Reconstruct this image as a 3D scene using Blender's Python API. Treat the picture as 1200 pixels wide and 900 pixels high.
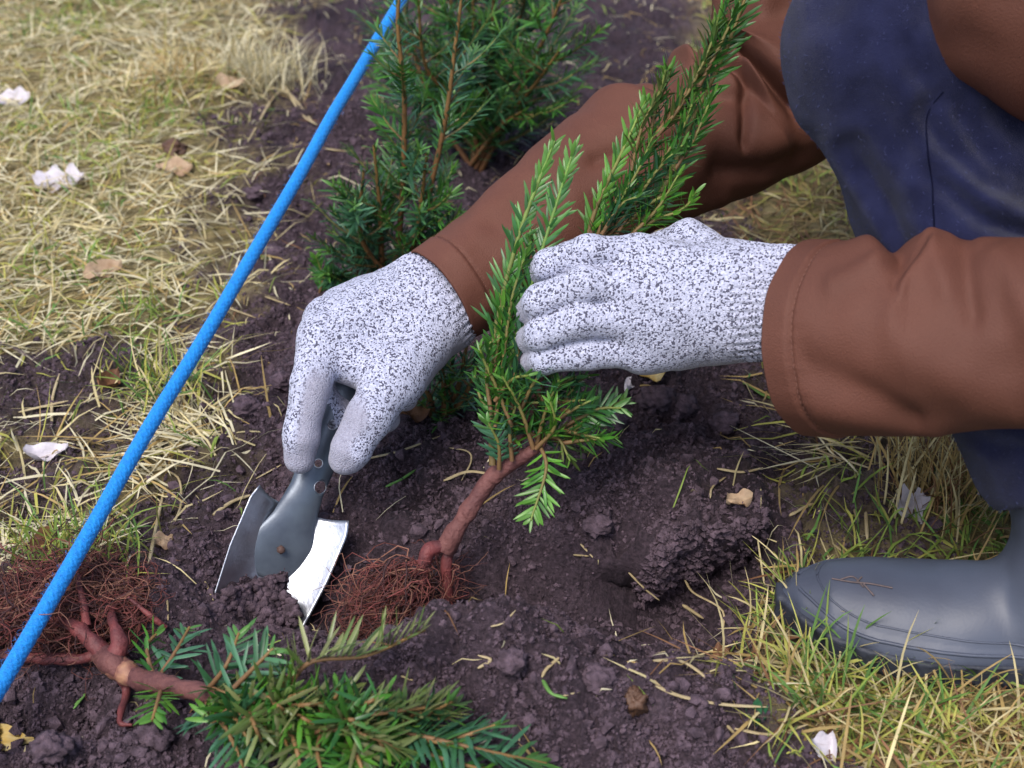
import bpy, math
import numpy as np
from math import radians, pi, sin, cos
from mathutils import Vector

RS = np.random.RandomState
scene = bpy.context.scene
for o in list(bpy.data.objects):
    bpy.data.objects.remove(o, do_unlink=True)

# ------------------------------------------------------------------ camera, light
PITCH = radians(32.0); CAM_H = 0.655; FPX = 1667.0
SP, CP = sin(PITCH), cos(PITCH)
cam = bpy.data.cameras.new('camera'); cam_o = bpy.data.objects.new('camera', cam)
scene.collection.objects.link(cam_o)
cam_o.location = (0, 0, CAM_H); cam_o.rotation_euler = (pi/2-PITCH, 0, 0)
cam.sensor_width = 36.0; cam.lens = 50.0; cam.clip_start = 0.05; cam.clip_end = 500
cam.dof.use_dof = True; cam.dof.focus_distance = 1.02; cam.dof.aperture_fstop = 9.0
scene.camera = cam_o
scene.render.resolution_x, scene.render.resolution_y = 1024, 768

SUN_EL, SUN_AZ = radians(58), radians(-150)      # azimuth measured clockwise from +Y
world = bpy.data.worlds.new('World'); scene.world = world; world.use_nodes = True
wn = world.node_tree.nodes; wl = world.node_tree.links
bg = wn['Background']; sky = wn.new('ShaderNodeTexSky')
sky.sky_type = 'NISHITA'; sky.sun_disc = False
sky.sun_elevation = SUN_EL; sky.sun_rotation = SUN_AZ; sky.dust_density = 3.0; sky.air_density = 1.0
wl.new(sky.outputs[0], bg.inputs[0]); bg.inputs[1].default_value = 0.13
sun = bpy.data.lights.new('sun', 'SUN'); sun.energy = 1.5; sun.angle = radians(28); sun.color = (1, 0.96, 0.9)
sun_o = bpy.data.objects.new('sun', sun); scene.collection.objects.link(sun_o)
sd = Vector((sin(SUN_AZ)*cos(SUN_EL), cos(SUN_AZ)*cos(SUN_EL), sin(SUN_EL)))
sun_o.rotation_euler = sd.to_track_quat('Z', 'Y').to_euler(); sun_o.location = sd*6
vs = scene.view_settings
vs.view_transform = 'Standard'; vs.look = 'None'; vs.gamma = 1.0; vs.use_curve_mapping = False
vs.exposure = 0.87

# ------------------------------------------------------------------ measuring helpers (pixels of the 1200x900 photograph)
def ray(px, py):
    u = (px-600)/FPX; v = (450-py)/FPX
    return np.array([u, CP+v*SP, -SP+v*CP])
CAMP = np.array([0, 0, CAM_H])
def P(px, py, t): return CAMP + t*ray(px, py)                 # at a distance along the view axis
def G(px, py, z=0.0):
    r = ray(px, py); return CAMP + r*((z-CAM_H)/r[2])          # on level ground
def PY(px, py, y):
    r = ray(px, py); return CAMP + r*(y/r[1])                  # on the upright plane at distance y
FWD = np.array([0, CP, -SP]); UPV = np.array([0, SP, CP]); RIGHT = np.array([1.0, 0, 0])
def nrm(v): v = np.asarray(v, float); return v/np.maximum(np.linalg.norm(v, axis=-1, keepdims=True), 1e-12)
def sstep(a, b, x): t = np.clip((x-a)/(b-a), 0, 1); return t*t*(3-2*t)

# ------------------------------------------------------------------ noise
def _hash(ix, iy, iz, seed):
    h = (ix.astype(np.uint32)*np.uint32(374761393) + iy.astype(np.uint32)*np.uint32(668265263)
         + iz.astype(np.uint32)*np.uint32(2147483647) + np.uint32(seed*974711 % 4294967296))
    h = (h ^ (h >> np.uint32(13)))*np.uint32(1274126177); h = (h ^ (h >> np.uint32(16)))*np.uint32(2246822519)
    return (h ^ (h >> np.uint32(15))).astype(np.float64)/4294967295.0*2-1
def noise(p, f, seed=0):
    p = np.asarray(p, float)*f
    if p.shape[-1] == 2: p = np.concatenate([p, np.zeros(p.shape[:-1]+(1,))], -1); two = True
    else: two = False
    i = np.floor(p).astype(np.int64); w = p-i; w = w*w*w*(w*(w*6-15)+10)
    r = 0
    for dz in ((0,) if two else (0, 1)):
        wz = 1.0 if two else (w[..., 2] if dz else 1-w[..., 2])
        for dx in (0, 1):
            wx = w[..., 0] if dx else 1-w[..., 0]
            for dy in (0, 1):
                wy = w[..., 1] if dy else 1-w[..., 1]
                r = r + wx*wy*wz*_hash(i[..., 0]+dx, i[..., 1]+dy, i[..., 2]+dz, seed)
    return r

# ------------------------------------------------------------------ mesh helpers
def link(o): scene.collection.objects.link(o); return o
def origin_of(o):
    v = np.zeros(3)
    while o is not None: v = v+np.array(o.location); o = o.parent
    return v
def mk(name, V, faces, mat, parent=None, base=None, smooth=True, attrs=None):
    """V in world coordinates; faces: list of int arrays (n,3) / (n,4); one mesh object"""
    V = np.asarray(V, float)
    off = origin_of(parent) if parent is not None else (np.asarray(base, float) if base is not None else np.zeros(3))
    me = bpy.data.meshes.new(name)
    faces = [np.asarray(f, np.int32) for f in faces if len(f)]
    nl = sum(f.size for f in faces); nf = sum(len(f) for f in faces)
    me.vertices.add(len(V)); me.vertices.foreach_set('co', (V-off).astype(np.float32).ravel())
    me.loops.add(nl); me.loops.foreach_set('vertex_index', np.concatenate([f.ravel() for f in faces]))
    tot = np.concatenate([np.full(len(f), f.shape[1], np.int32) for f in faces])
    st = np.concatenate([[0], np.cumsum(tot)[:-1]]).astype(np.int32)
    me.polygons.add(nf); me.polygons.foreach_set('loop_start', st)
    try: me.polygons.foreach_set('loop_total', tot)
    except Exception: pass
    me.polygons.foreach_set('use_smooth', np.full(nf, smooth))
    if attrs:
        for k, a in attrs.items():
            a = np.asarray(a, np.float32)
            if a.ndim == 1:
                at = me.attributes.new(k, 'FLOAT', 'POINT'); at.data.foreach_set('value', a)
            else:
                at = me.attributes.new(k, 'FLOAT_COLOR', 'POINT')
                at.data.foreach_set('color', np.concatenate([a, np.ones((len(a), 1), np.float32)], 1).ravel())
    me.update(); me.validate()
    me.materials.append(mat)
    o = link(bpy.data.objects.new(name, me))
    if parent is not None: o.parent = parent
    else: o.location = off
    return o
def thing(name, loc, label, cat, group=None):
    o = link(bpy.data.objects.new(name, None)); o.location = tuple(float(c) for c in loc); o.empty_display_size = 0.02
    return tag(o, label, cat, group)
def tag(o, label, cat, group=None, kind=None):
    o['label'] = label; o['category'] = cat
    if group: o['group'] = group
    if kind: o['kind'] = kind
    return o

def catmull(pts, n):
    pts = np.asarray(pts, float); K = len(pts)
    if K == 2: s = np.linspace(0, 1, n)[:, None]; return pts[0]*(1-s)+pts[1]*s
    e = np.concatenate([[2*pts[0]-pts[1]], pts, [2*pts[-1]-pts[-2]]])
    x = np.linspace(0, K-1-1e-9, n); i = x.astype(int); f = (x-i)[:, None]
    p0, p1, p2, p3 = e[i], e[i+1], e[i+2], e[i+3]
    return 0.5*(2*p1+(p2-p0)*f+(2*p0-5*p1+4*p2-p3)*f*f+(3*p1-p0-3*p2+p3)*f**3)

def tubes(paths, rad, sides=5):
    """paths (N,K,3), rad (N,K) -> verts, quads; ends closed by tapering points"""
    paths = np.asarray(paths, float); N, K, _ = paths.shape
    rad = np.broadcast_to(np.asarray(rad, float), (N, K))
    T = nrm(np.gradient(paths, axis=1))
    ref = np.where(np.abs(nrm(paths[:, -1]-paths[:, 0])[:, None, 2:3]) > 0.9, [[[1., 0, 0]]], [[[0, 0, 1.]]])
    A = nrm(np.cross(T, ref)); B = np.cross(T, A)
    th = np.arange(sides)*2*pi/sides
    ring = (A[:, :, None]*np.cos(th)[None, None, :, None]+B[:, :, None]*np.sin(th)[None, None, :, None])
    V = (paths[:, :, None]+ring*rad[:, :, None, None]).reshape(-1, 3)
    k = np.arange(K-1)[:, None]; s = np.arange(sides)[None]
    q = np.stack([k*sides+s, k*sides+(s+1) % sides, (k+1)*sides+(s+1) % sides, (k+1)*sides+s], -1).reshape(-1, 4)
    Q = (q[None]+(np.arange(N)*K*sides)[:, None, None]).reshape(-1, 4)
    return V, Q

# ------------------------------------------------------------------ implicit bodies
def cap(p, a, b, ra, rb):
    a = np.asarray(a); b = np.asarray(b); ba = b-a; h = np.clip(((p-a)@ba)/max(ba@ba, 1e-12), 0, 1)
    return np.linalg.norm(p-a-h[..., None]*ba, axis=-1)-(ra+(rb-ra)*h)
def smin(a, b, k):
    h = np.clip(0.5+0.5*(b-a)/k, 0, 1); return b*(1-h)+a*h-k*h*(1-h)
def surface(fn, lo, hi, h, relax=2):
    lo = np.asarray(lo, float); hi = np.asarray(hi, float)
    n = np.ceil((hi-lo)/h).astype(int)+1
    ax = [lo[i]+h*np.arange(n[i]) for i in range(3)]
    gx, gy, gz = np.meshgrid(*ax, indexing='ij')
    p = np.stack([gx, gy, gz], -1).reshape(-1, 3)
    f = np.concatenate([fn(c) for c in np.array_split(p, max(1, len(p)//400000))]).reshape(n)
    ins = f < 0
    c8 = [ins[i:n[0]-1+i, j:n[1]-1+j, k:n[2]-1+k] for i in (0, 1) for j in (0, 1) for k in (0, 1)]
    s = sum(c.astype(int) for c in c8); act = (s > 0) & (s < 8)
    acc = np.zeros(act.shape+(3,)); cnt = np.zeros(act.shape)
    for axis in range(3):
        o1, o2 = [i for i in range(3) if i != axis]
        for a in (0, 1):
            for b in (0, 1):
                s0 = [0, 0, 0]; s0[o1] = a; s0[o2] = b; s1 = list(s0); s1[axis] = 1
                F0 = f[tuple(slice(s0[i], n[i]-1+s0[i]) for i in range(3))]; F1 = f[tuple(slice(s1[i], n[i]-1+s1[i]) for i in range(3))]
                m = (F0 < 0) != (F1 < 0); tt = np.where(m, F0/np.where(m, F0-F1, 1), 0)
                for i in range(3): acc[..., i] += np.where(m, s0[i]+(tt if i == axis else 0), 0)
                cnt += m
    idx = -np.ones(act.shape, int); idx[act] = np.arange(act.sum())
    ijk = np.argwhere(act)
    V = lo+h*(ijk+acc[act]/cnt[act][:, None])
    quads = []
    for axis in range(3):
        o1, o2 = (axis+1) % 3, (axis+2) % 3
        sl0 = [slice(1, n[i]-1) for i in range(3)]; sl0[axis] = slice(0, n[axis]-1)
        sl1 = list(sl0); sl1[axis] = slice(1, n[axis])
        A = ins[tuple(sl0)]; B = ins[tuple(sl1)]
        for m, fl in ((A & ~B, False), (~A & B, True)):
            e = np.argwhere(m)
            if not len(e): continue
            e[:, o1] += 1; e[:, o2] += 1
            def ci(d1, d2):
                q = e.copy(); q[:, o1] -= d1; q[:, o2] -= d2; return idx[q[:, 0], q[:, 1], q[:, 2]]
            q = np.stack([ci(1, 1), ci(0, 1), ci(0, 0), ci(1, 0)], -1)
            quads.append(q[:, ::-1] if fl else q)
    Q = np.concatenate(quads)
    ep = h*0.4
    def grad(V): return nrm(np.stack([fn(V+ep*np.eye(3)[i])-fn(V-ep*np.eye(3)[i]) for i in range(3)], -1))
    for _ in range(relax):
        g = grad(V); d = fn(V); V = V-g*np.clip(d, -h, h)[:, None]*0.8
    return V, Q, grad(V)

def sweep(path, rad, nth, ns, ref, disp=None, ratio=1.0, close=(True, True), lip=0.0):
    """a tube along path with its own cross-section; theta 0 points to ref; disp(s, theta, pos)->offset"""
    C = catmull(path, ns); s = np.linspace(0, 1, ns)
    R = np.interp(s, np.linspace(0, 1, len(rad)), rad)
    T = nrm(np.gradient(C, axis=0)); A = np.asarray(ref, float)[None]-T*(T@np.asarray(ref, float))[:, None]; A = nrm(A); B = np.cross(T, A)
    if B[:, 2].mean() < 0: B = -B
    th = np.arange(nth)*2*pi/nth
    S, TH = np.meshgrid(s, th, indexing='ij')
    rr = np.repeat(R[:, None], nth, 1)
    N = A[:, None]*np.cos(th)[None, :, None]+B[:, None]*np.sin(th)[None, :, None]*ratio
    pos = C[:, None]+N*rr[..., None]
    if disp is not None: pos = pos+nrm(N)*disp(S, TH, pos)[..., None]
    V = pos.reshape(-1, 3); extra = []
    if lip:
        c0 = C[0]; r1 = c0+(pos[0]-c0)*(1-lip*0.5)+(-T[0])*0.0015; r2 = c0+(pos[0]-c0)*(1-lip)+T[0]*0.004; r3 = c0+(pos[0]-c0)*(1-lip*3.5)+T[0]*0.035
        V = np.concatenate([r3, r2, r1, V])
        ns += 3
    i = np.arange(ns-1)[:, None]; j = np.arange(nth)[None]
    Q = np.stack([i*nth+j, i*nth+(j+1) % nth, (i+1)*nth+(j+1) % nth, (i+1)*nth+j], -1).reshape(-1, 4)
    return V, Q, (C, T, A, B, R)
def ridges(lst, rscale):
    """soft folds: each (s0, th0, s1, th1, width, height) in tube coordinates; arc length measured in radii"""
    def f(S, TH, pos):
        out = np.zeros_like(S)
        for s0, t0, s1, t1, w, h in lst:
            ax, ay = s0*rscale, t0; bx, by = s1*rscale, t1
            for sh in (-2*pi, 0, 2*pi):
                px, py = S*rscale-ax, TH+sh-ay; dx, dy = bx-ax, by-ay
                hh = np.clip((px*dx+py*dy)/max(dx*dx+dy*dy, 1e-9), 0, 1)
                d2 = (px-hh*dx)**2+(py-hh*dy)**2
                fade = 1.0
                out += h*np.exp(-d2/(w*w))*fade
        return out
    return f

# ------------------------------------------------------------------ materials
def mat(name, col, rough=0.7, metal=0.0, var=0.0, vscale=20.0, col2=None, bump=0.0, bscale=300.0, bdet=4.0, attr=None, spec=0.4, sheen=0.0, sub=0.0, coat=0.0, trans=0.0):
    m = bpy.data.materials.new(name); m.use_nodes = True; nt = m.node_tree; b = nt.nodes['Principled BSDF']
    b.inputs['Roughness'].default_value = rough; b.inputs['Metallic'].default_value = metal
    b.inputs['Specular IOR Level'].default_value = spec
    if sheen: b.inputs['Sheen Weight'].default_value = sheen; b.inputs['Sheen Roughness'].default_value = 0.4
    if coat: b.inputs['Coat Weight'].default_value = coat
    tc = nt.nodes.new('ShaderNodeTexCoord')
    base = None
    if attr:
        a = nt.nodes.new('ShaderNodeAttribute'); a.attribute_name = attr; base = a.outputs['Color']
    if var or col2:
        n = nt.nodes.new('ShaderNodeTexNoise'); n.inputs['Scale'].default_value = vscale; n.inputs['Detail'].default_value = 5
        nt.links.new(tc.outputs['Object'], n.inputs['Vector'])
        r = nt.nodes.new('ShaderNodeMapRange'); r.inputs['From Min'].default_value = 0.35; r.inputs['From Max'].default_value = 0.65
        nt.links.new(n.outputs['Fac'], r.inputs['Value'])
        mx = nt.nodes.new('ShaderNodeMix'); mx.data_type = 'RGBA'
        nt.links.new(r.outputs[0], mx.inputs['Factor'])
        if base is not None:
            mx.blend_type = 'MULTIPLY'; nt.links.new(base, mx.inputs['A']); c = 1-var; mx.inputs['B'].default_value = (c, c, c, 1)
        else:
            mx.inputs['A'].default_value = (*col, 1); mx.inputs['B'].default_value = (*(col2 or tuple(x*(1-var) for x in col)), 1)
        base = mx.outputs['Result']
    if base is not None: nt.links.new(base, b.inputs['Base Color'])
    else: b.inputs['Base Color'].default_value = (*col, 1)
    if bump:
        n = nt.nodes.new('ShaderNodeTexNoise'); n.inputs['Scale'].default_value = bscale; n.inputs['Detail'].default_value = bdet
        nt.links.new(tc.outputs['Object'], n.inputs['Vector'])
        bp = nt.nodes.new('ShaderNodeBump'); bp.inputs['Strength'].default_value = 1.0; bp.inputs['Distance'].default_value = bump
        nt.links.new(n.outputs['Fac'], bp.inputs['Height']); nt.links.new(bp.outputs[0], b.inputs['Normal'])
    if trans:
        tr = nt.nodes.new('ShaderNodeBsdfTranslucent'); ms = nt.nodes.new('ShaderNodeMixShader'); ms.inputs[0].default_value = trans
        if base is not None: nt.links.new(base, tr.inputs[0])
        else: tr.inputs[0].default_value = (*col, 1)
        nt.links.new(b.outputs[0], ms.inputs[1]); nt.links.new(tr.outputs[0], ms.inputs[2])
        nt.links.new(ms.outputs[0], nt.nodes['Material Output'].inputs[0])
    return m

def ground_material():
    m = bpy.data.materials.new('ground_soil'); m.use_nodes = True; nt = m.node_tree; b = nt.nodes['Principled BSDF']; N = nt.nodes; L = nt.links
    tc = N.new('ShaderNodeTexCoord'); at = N.new('ShaderNodeAttribute'); at.attribute_name = 'soil'
    n1 = N.new('ShaderNodeTexNoise'); n1.inputs['Scale'].default_value = 9; n1.inputs['Detail'].default_value = 8; n1.inputs['Roughness'].default_value = 0.65
    n2 = N.new('ShaderNodeTexNoise'); n2.inputs['Scale'].default_value = 330; n2.inputs['Detail'].default_value = 4
    n3 = N.new('ShaderNodeTexNoise'); n3.inputs['Scale'].default_value = 60; n3.inputs['Detail'].default_value = 6
    for n in (n1, n2, n3): L.new(tc.outputs['Object'], n.inputs['Vector'])
    cr = N.new('ShaderNodeValToRGB'); e = cr.color_ramp.elements
    e[0].position = 0.30; e[0].color = (0.038, 0.0255, 0.035, 1); e[1].position = 0.72; e[1].color = (0.150, 0.107, 0.133, 1)
    x = e.new(0.52); x.color = (0.084, 0.058, 0.075, 1)
    L.new(n1.outputs['Fac'], cr.inputs[0])
    mul = N.new('ShaderNodeMix'); mul.data_type = 'RGBA'; mul.blend_type = 'MULTIPLY'; mul.inputs['Factor'].default_value = 0.8
    c2 = N.new('ShaderNodeValToRGB'); e = c2.color_ramp.elements; e[0].position = 0.3; e[0].color = (0.30, 0.30, 0.30, 1); e[1].position = 0.75; e[1].color = (1.5, 1.45, 1.45, 1)
    L.new(n2.outputs['Fac'], c2.inputs[0]); L.new(cr.outputs[0], mul.inputs['A']); L.new(c2.outputs[0], mul.inputs['B'])
    c3 = N.new('ShaderNodeValToRGB'); e = c3.color_ramp.elements; e[0].position = 0.3; e[0].color = (0.14, 0.11, 0.05, 1); e[1].position = 0.7; e[1].color = (0.42, 0.34, 0.16, 1)
    L.new(n3.outputs['Fac'], c3.inputs[0])
    mx = N.new('ShaderNodeMix'); mx.data_type = 'RGBA'; L.new(at.outputs['Fac'], mx.inputs['Factor']); L.new(c3.outputs[0], mx.inputs['A']); L.new(mul.outputs['Result'], mx.inputs['B'])
    L.new(mx.outputs['Result'], b.inputs['Base Color']); b.inputs['Roughness'].default_value = 0.9; b.inputs['Specular IOR Level'].default_value = 0.25
    n4 = N.new('ShaderNodeTexNoise'); n4.inputs['Scale'].default_value = 420; n4.inputs['Detail'].default_value = 6; n4.inputs['Roughness'].default_value = 0.7
    L.new(tc.outputs['Object'], n4.inputs['Vector'])
    bp = N.new('ShaderNodeBump'); bp.inputs['Distance'].default_value = 0.007; L.new(n4.outputs['Fac'], bp.inputs['Height']); L.new(bp.outputs[0], b.inputs['Normal'])
    return m

def glove_material():
    m = bpy.data.materials.new('speckled_knit'); m.use_nodes = True; nt = m.node_tree; b = nt.nodes['Principled BSDF']; N = nt.nodes; L = nt.links
    tc = N.new('ShaderNodeTexCoord'); at = N.new('ShaderNodeAttribute'); at.attribute_name = 'coat'
    nz = N.new('ShaderNodeTexNoise'); nz.inputs['Scale'].default_value = 500; L.new(tc.outputs['Object'], nz.inputs['Vector'])
    add = N.new('ShaderNodeMix'); add.data_type = 'VECTOR'; add.inputs['Factor'].default_value = 0.0012
    L.new(tc.outputs['Object'], add.inputs['A']); L.new(nz.outputs['Color'], add.inputs['B'])
    vo = N.new('ShaderNodeTexVoronoi'); vo.inputs['Scale'].default_value = 900; vo.inputs['Randomness'].default_value = 0.8; L.new(add.outputs['Result'], vo.inputs['Vector'])
    sep = N.new('ShaderNodeSeparateColor'); L.new(vo.outputs['Color'], sep.inputs[0])
    th = N.new('ShaderNodeMath'); th.operation = 'LESS_THAN'; th.inputs[1].default_value = 0.27; L.new(sep.outputs[0], th.inputs[0])
    rng = N.new('ShaderNodeMapRange'); rng.inputs['To Min'].default_value = 0.40; rng.inputs['To Max'].default_value = 1.05; L.new(sep.outputs[1], rng.inputs['Value'])
    white = N.new('ShaderNodeMix'); white.data_type = 'RGBA'; white.blend_type = 'MIX'; white.inputs['A'].default_value = (0.33, 0.345, 0.46, 1); white.inputs['B'].default_value = (0.54, 0.56, 0.72, 1)
    L.new(sep.outputs[2], white.inputs['Factor'])
    spk = N.new('ShaderNodeMix'); spk.data_type = 'RGBA'; spk.inputs['B'].default_value = (0.075, 0.075, 0.115, 1)
    L.new(th.outputs[0], spk.inputs['Factor']); L.new(white.outputs['Result'], spk.inputs['A'])
    co = N.new('ShaderNodeMix'); co.data_type = 'RGBA'; co.inputs['B'].default_value = (0.29, 0.285, 0.36, 1)
    cf = N.new('ShaderNodeMath'); cf.operation = 'MULTIPLY_ADD'; cf.inputs[1].default_value = 0.62; cf.use_clamp = True
    nb = N.new('ShaderNodeTexNoise'); nb.inputs['Scale'].default_value = 900; L.new(tc.outputs['Object'], nb.inputs['Vector'])
    n5 = N.new('ShaderNodeMath'); n5.operation = 'MULTIPLY'; n5.inputs[1].default_value = 0.5; L.new(nb.outputs['Fac'], n5.inputs[0])
    n6 = N.new('ShaderNodeMath'); n6.operation = 'MULTIPLY'; L.new(n5.outputs[0], n6.inputs[0]); L.new(at.outputs['Fac'], n6.inputs[1])
    L.new(at.outputs['Fac'], cf.inputs[0]); L.new(n6.outputs[0], cf.inputs[2])
    L.new(cf.outputs[0], co.inputs['Factor']); L.new(spk.outputs['Result'], co.inputs['A'])
    L.new(co.outputs['Result'], b.inputs['Base Color']); b.inputs['Roughness'].default_value = 0.8; b.inputs['Specular IOR Level'].default_value = 0.25
    b.inputs['Sheen Weight'].default_value = 0.15
    bp = N.new('ShaderNodeBump'); bp.inputs['Distance'].default_value = 0.0008; bp.inputs['Strength'].default_value = 0.8
    L.new(vo.outputs['Distance'], bp.inputs['Height']); bp.invert = True
    L.new(bp.outputs[0], b.inputs['Normal'])
    return m

M = {}
M['ground'] = ground_material()
M['crumb'] = mat('soil_crumb', (0.118, 0.082, 0.104), 0.95, var=0.6, vscale=150, bump=0.0012, bscale=900, spec=0.2)
M['grass'] = mat('grass_blade', (1, 1, 1), 0.6, attr='col', var=0.3, vscale=60, trans=0.25, spec=0.3)
M['straw'] = mat('straw', (0.44, 0.36, 0.21), 0.55, col2=(0.27, 0.20, 0.10), vscale=45, bump=0.0004, bscale=900)
M['jacket'] = mat('brown_twill', (0.112, 0.0435, 0.030), 0.66, var=0.16, vscale=14, bump=0.0005, bscale=900, bdet=3, spec=0.22)
M['stitch'] = mat('brown_thread', (0.13, 0.055, 0.04), 0.8)
M['trousers'] = mat('navy_fleece', (0.020, 0.023, 0.064), 1.0, col2=(0.013, 0.015, 0.043), vscale=60, bump=0.0012, bscale=1900, spec=0.03, sheen=0.12)
M['boot'] = mat('grey_rubber', (0.066, 0.077, 0.112), 0.50, col2=(0.047, 0.054, 0.080), vscale=14, bump=0.00012, bscale=500, spec=0.5)
M['sole'] = mat('dark_rubber_sole', (0.036, 0.041, 0.060), 0.6, var=0.4, vscale=60, bump=0.0008, bscale=300)
M['glove'] = glove_material()
M['needle'] = mat('yew_needle', (1, 1, 1), 0.36, attr='col', var=0.2, vscale=90, spec=0.5, trans=0.18)
M['stem'] = mat('yew_bark', (0.090, 0.032, 0.032), 0.72, col2=(0.150, 0.058, 0.052), vscale=60, bump=0.002, bscale=250)
M['twig'] = mat('young_yew_shoot', (1, 1, 1), 0.6, attr='col', var=0.25, vscale=120)
M['root'] = mat('red_root', (0.17, 0.040, 0.040), 0.6, col2=(0.085, 0.025, 0.028), vscale=70, bump=0.001, bscale=400)
M['fine_root'] = mat('fine_root', (1, 1, 1), 0.75, attr='col', var=0.3, vscale=120)
M['rope'] = mat('blue_braided_cord', (0.008, 0.235, 0.68), 0.6, col2=(0.006, 0.18, 0.56), vscale=320, bump=0.0006, bscale=900, spec=0.3, sheen=0.2)
M['steel'] = mat('worn_blade_steel', (0.62, 0.64, 0.70), 0.40, metal=1.0, col2=(0.40, 0.42, 0.48), vscale=40, bump=0.0003, bscale=300)
M['handle'] = mat('grey_painted_steel', (0.115, 0.14, 0.175), 0.36, metal=0.45, col2=(0.075, 0.09, 0.12), vscale=50, bump=0.00008, bscale=400, spec=0.6)
M['rust'] = mat('rusty_rivet', (0.10, 0.055, 0.045), 0.7, var=0.4, vscale=400)
M['skin'] = mat('skin', (0.55, 0.32, 0.24), 0.55, var=0.1, vscale=40)
M['hair'] = mat('brown_hair', (0.06, 0.035, 0.02), 0.5, var=0.4, vscale=120, bump=0.002, bscale=300)
M['wood'] = mat('weathered_wood', (0.25, 0.17, 0.10), 0.8, var=0.4, vscale=60)
def leafmat(name, c, c2): return mat(name, c, 0.65, col2=c2, vscale=70, bump=0.001, bscale=250, trans=0.15)
M['leaf_white'] = leafmat('bleached_leaf', (0.66, 0.62, 0.68), (0.5, 0.46, 0.5))
M['leaf_tan'] = leafmat('tan_leaf', (0.45, 0.33, 0.22), (0.32, 0.2, 0.12))
M['leaf_brown'] = leafmat('brown_leaf', (0.22, 0.10, 0.045), (0.12, 0.055, 0.03))
M['leaf_yellow'] = leafmat('yellow_leaf', (0.55, 0.33, 0.04), (0.5, 0.42, 0.22))
M['leaf_green'] = leafmat('green_leaf', (0.045, 0.13, 0.05), (0.03, 0.09, 0.04))
M['stone'] = mat('brown_nut', (0.10, 0.05, 0.03), 0.6, var=0.3, vscale=80, bump=0.001, bscale=200)
M['greytwig'] = mat('grey_twig', (0.16, 0.12, 0.12), 0.8, var=0.4, vscale=90, bump=0.001, bscale=300)

# ------------------------------------------------------------------ the lie of the land
LB = np.array([G(*p)[:2] for p in ((330, -60), (318, 40), (300, 110), (275, 200), (265, 300), (250, 380), (222, 470), (175, 560), (110, 620), (40, 680), (-60, 715), (-300, 730))])
RB = np.array([G(*p)[:2] for p in ((830, -60), (830, 60), (820, 150), (850, 250), (905, 380), (960, 470), (965, 530), (925, 620), (905, 700), (890, 770), (920, 840), (968, 900), (1010, 1000))])
LB = LB[np.argsort(LB[:, 1])]; RB = RB[np.argsort(RB[:, 1])]
def soil_mask(xy):
    n = noise(xy, 14, 3)*0.5+noise(xy, 35, 4)*0.35+noise(xy, 90, 5)*0.2
    l = np.interp(xy[..., 1], LB[:, 1], LB[:, 0]); r = np.interp(xy[..., 1], RB[:, 1], RB[:, 0])
    wl_ = 0.07; a = sstep(-1, 1, (xy[..., 0]-l)/wl_+n*1.3); b = sstep(-1, 1, (r-xy[..., 0])/0.05+n*1.1)
    s = a*b
    for px, py, r_, am in ((60, 450, .10, .9), (150, 470, .07, .8), (40, 560, .06, .8), (120, 430, .06, .7), (850, 690, .05, 1.0), (875, 655, .045, 1.0), (880, 620, .04, 1.0), (1000, 560, .07, .75), (1090, 560, .05, .5), (960, 590, .05, .7), (1060, 650, .04, .5), (960, 640, .03, .4), (860, 230, .04, .5), (330, 20, .05, .3)):
        g = G(px, py); d = np.hypot(xy[..., 0]-g[0], xy[..., 1]-g[1]); s = np.maximum(s, am*sstep(1.3, 0.5, d/r_+n*0.5))
    return s
BUMPS = [  # px, py, rx, ry, height
    (820, 690, 0.060, 0.040, -0.012), (715, 715, 0.10, 0.050, -0.020), (610, 690, 0.07, 0.04, -0.040), (500, 700, 0.055, 0.040, -0.058), (520, 712, 0.040, 0.034, -0.080), (430, 715, 0.06, 0.035, -0.022), (330, 700, 0.06, 0.035, -0.020),
    (565, 808, 0.070, 0.042, 0.040), (640, 850, 0.12, 0.05, 0.024), (760, 860, 0.10, 0.04, 0.012), (430, 860, 0.08, 0.04, 0.015),
    (60, 840, 0.06, 0.030, -0.030), (120, 690, 0.07, 0.05, 0.014), (140, 870, 0.06, 0.03, 0.012), (385, 668, 0.035, 0.022, -0.034), (355, 690, 0.03, 0.02, -0.012),
    (760, 470, 0.05, 0.04, 0.018), (820, 600, 0.12, 0.05, 0.010), (690, 590, 0.06, 0.04, 0.010), (250, 440, 0.06, 0.06, 0.012), (300, 510, 0.05, 0.05, 0.010),
    (205, 178, 0.06, 0.05, 0.008), (560, 120, 0.12, 0.10, 0.015), (80, 60, 0.12, 0.1, 0.02), (230, 110, 0.10, 0.08, 0.02)]
BG_ = [(G(a, b), c, d, e) for a, b, c, d, e in BUMPS]
def lip(xy):
    x = xy[..., 0]; e0 = G(640, 642, .025); e1 = G(892, 600, .025)
    u = np.clip((x-e0[0])/(e1[0]-e0[0]), -0.5, 1.5); yl = e0[1]+(e1[1]-e0[1])*u+0.010*noise(xy, 18, 9)+.005*noise(xy, 50, 10)
    return sstep(0.05, 0.75, u)*sstep(1.10, 0.98, u), yl
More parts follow.
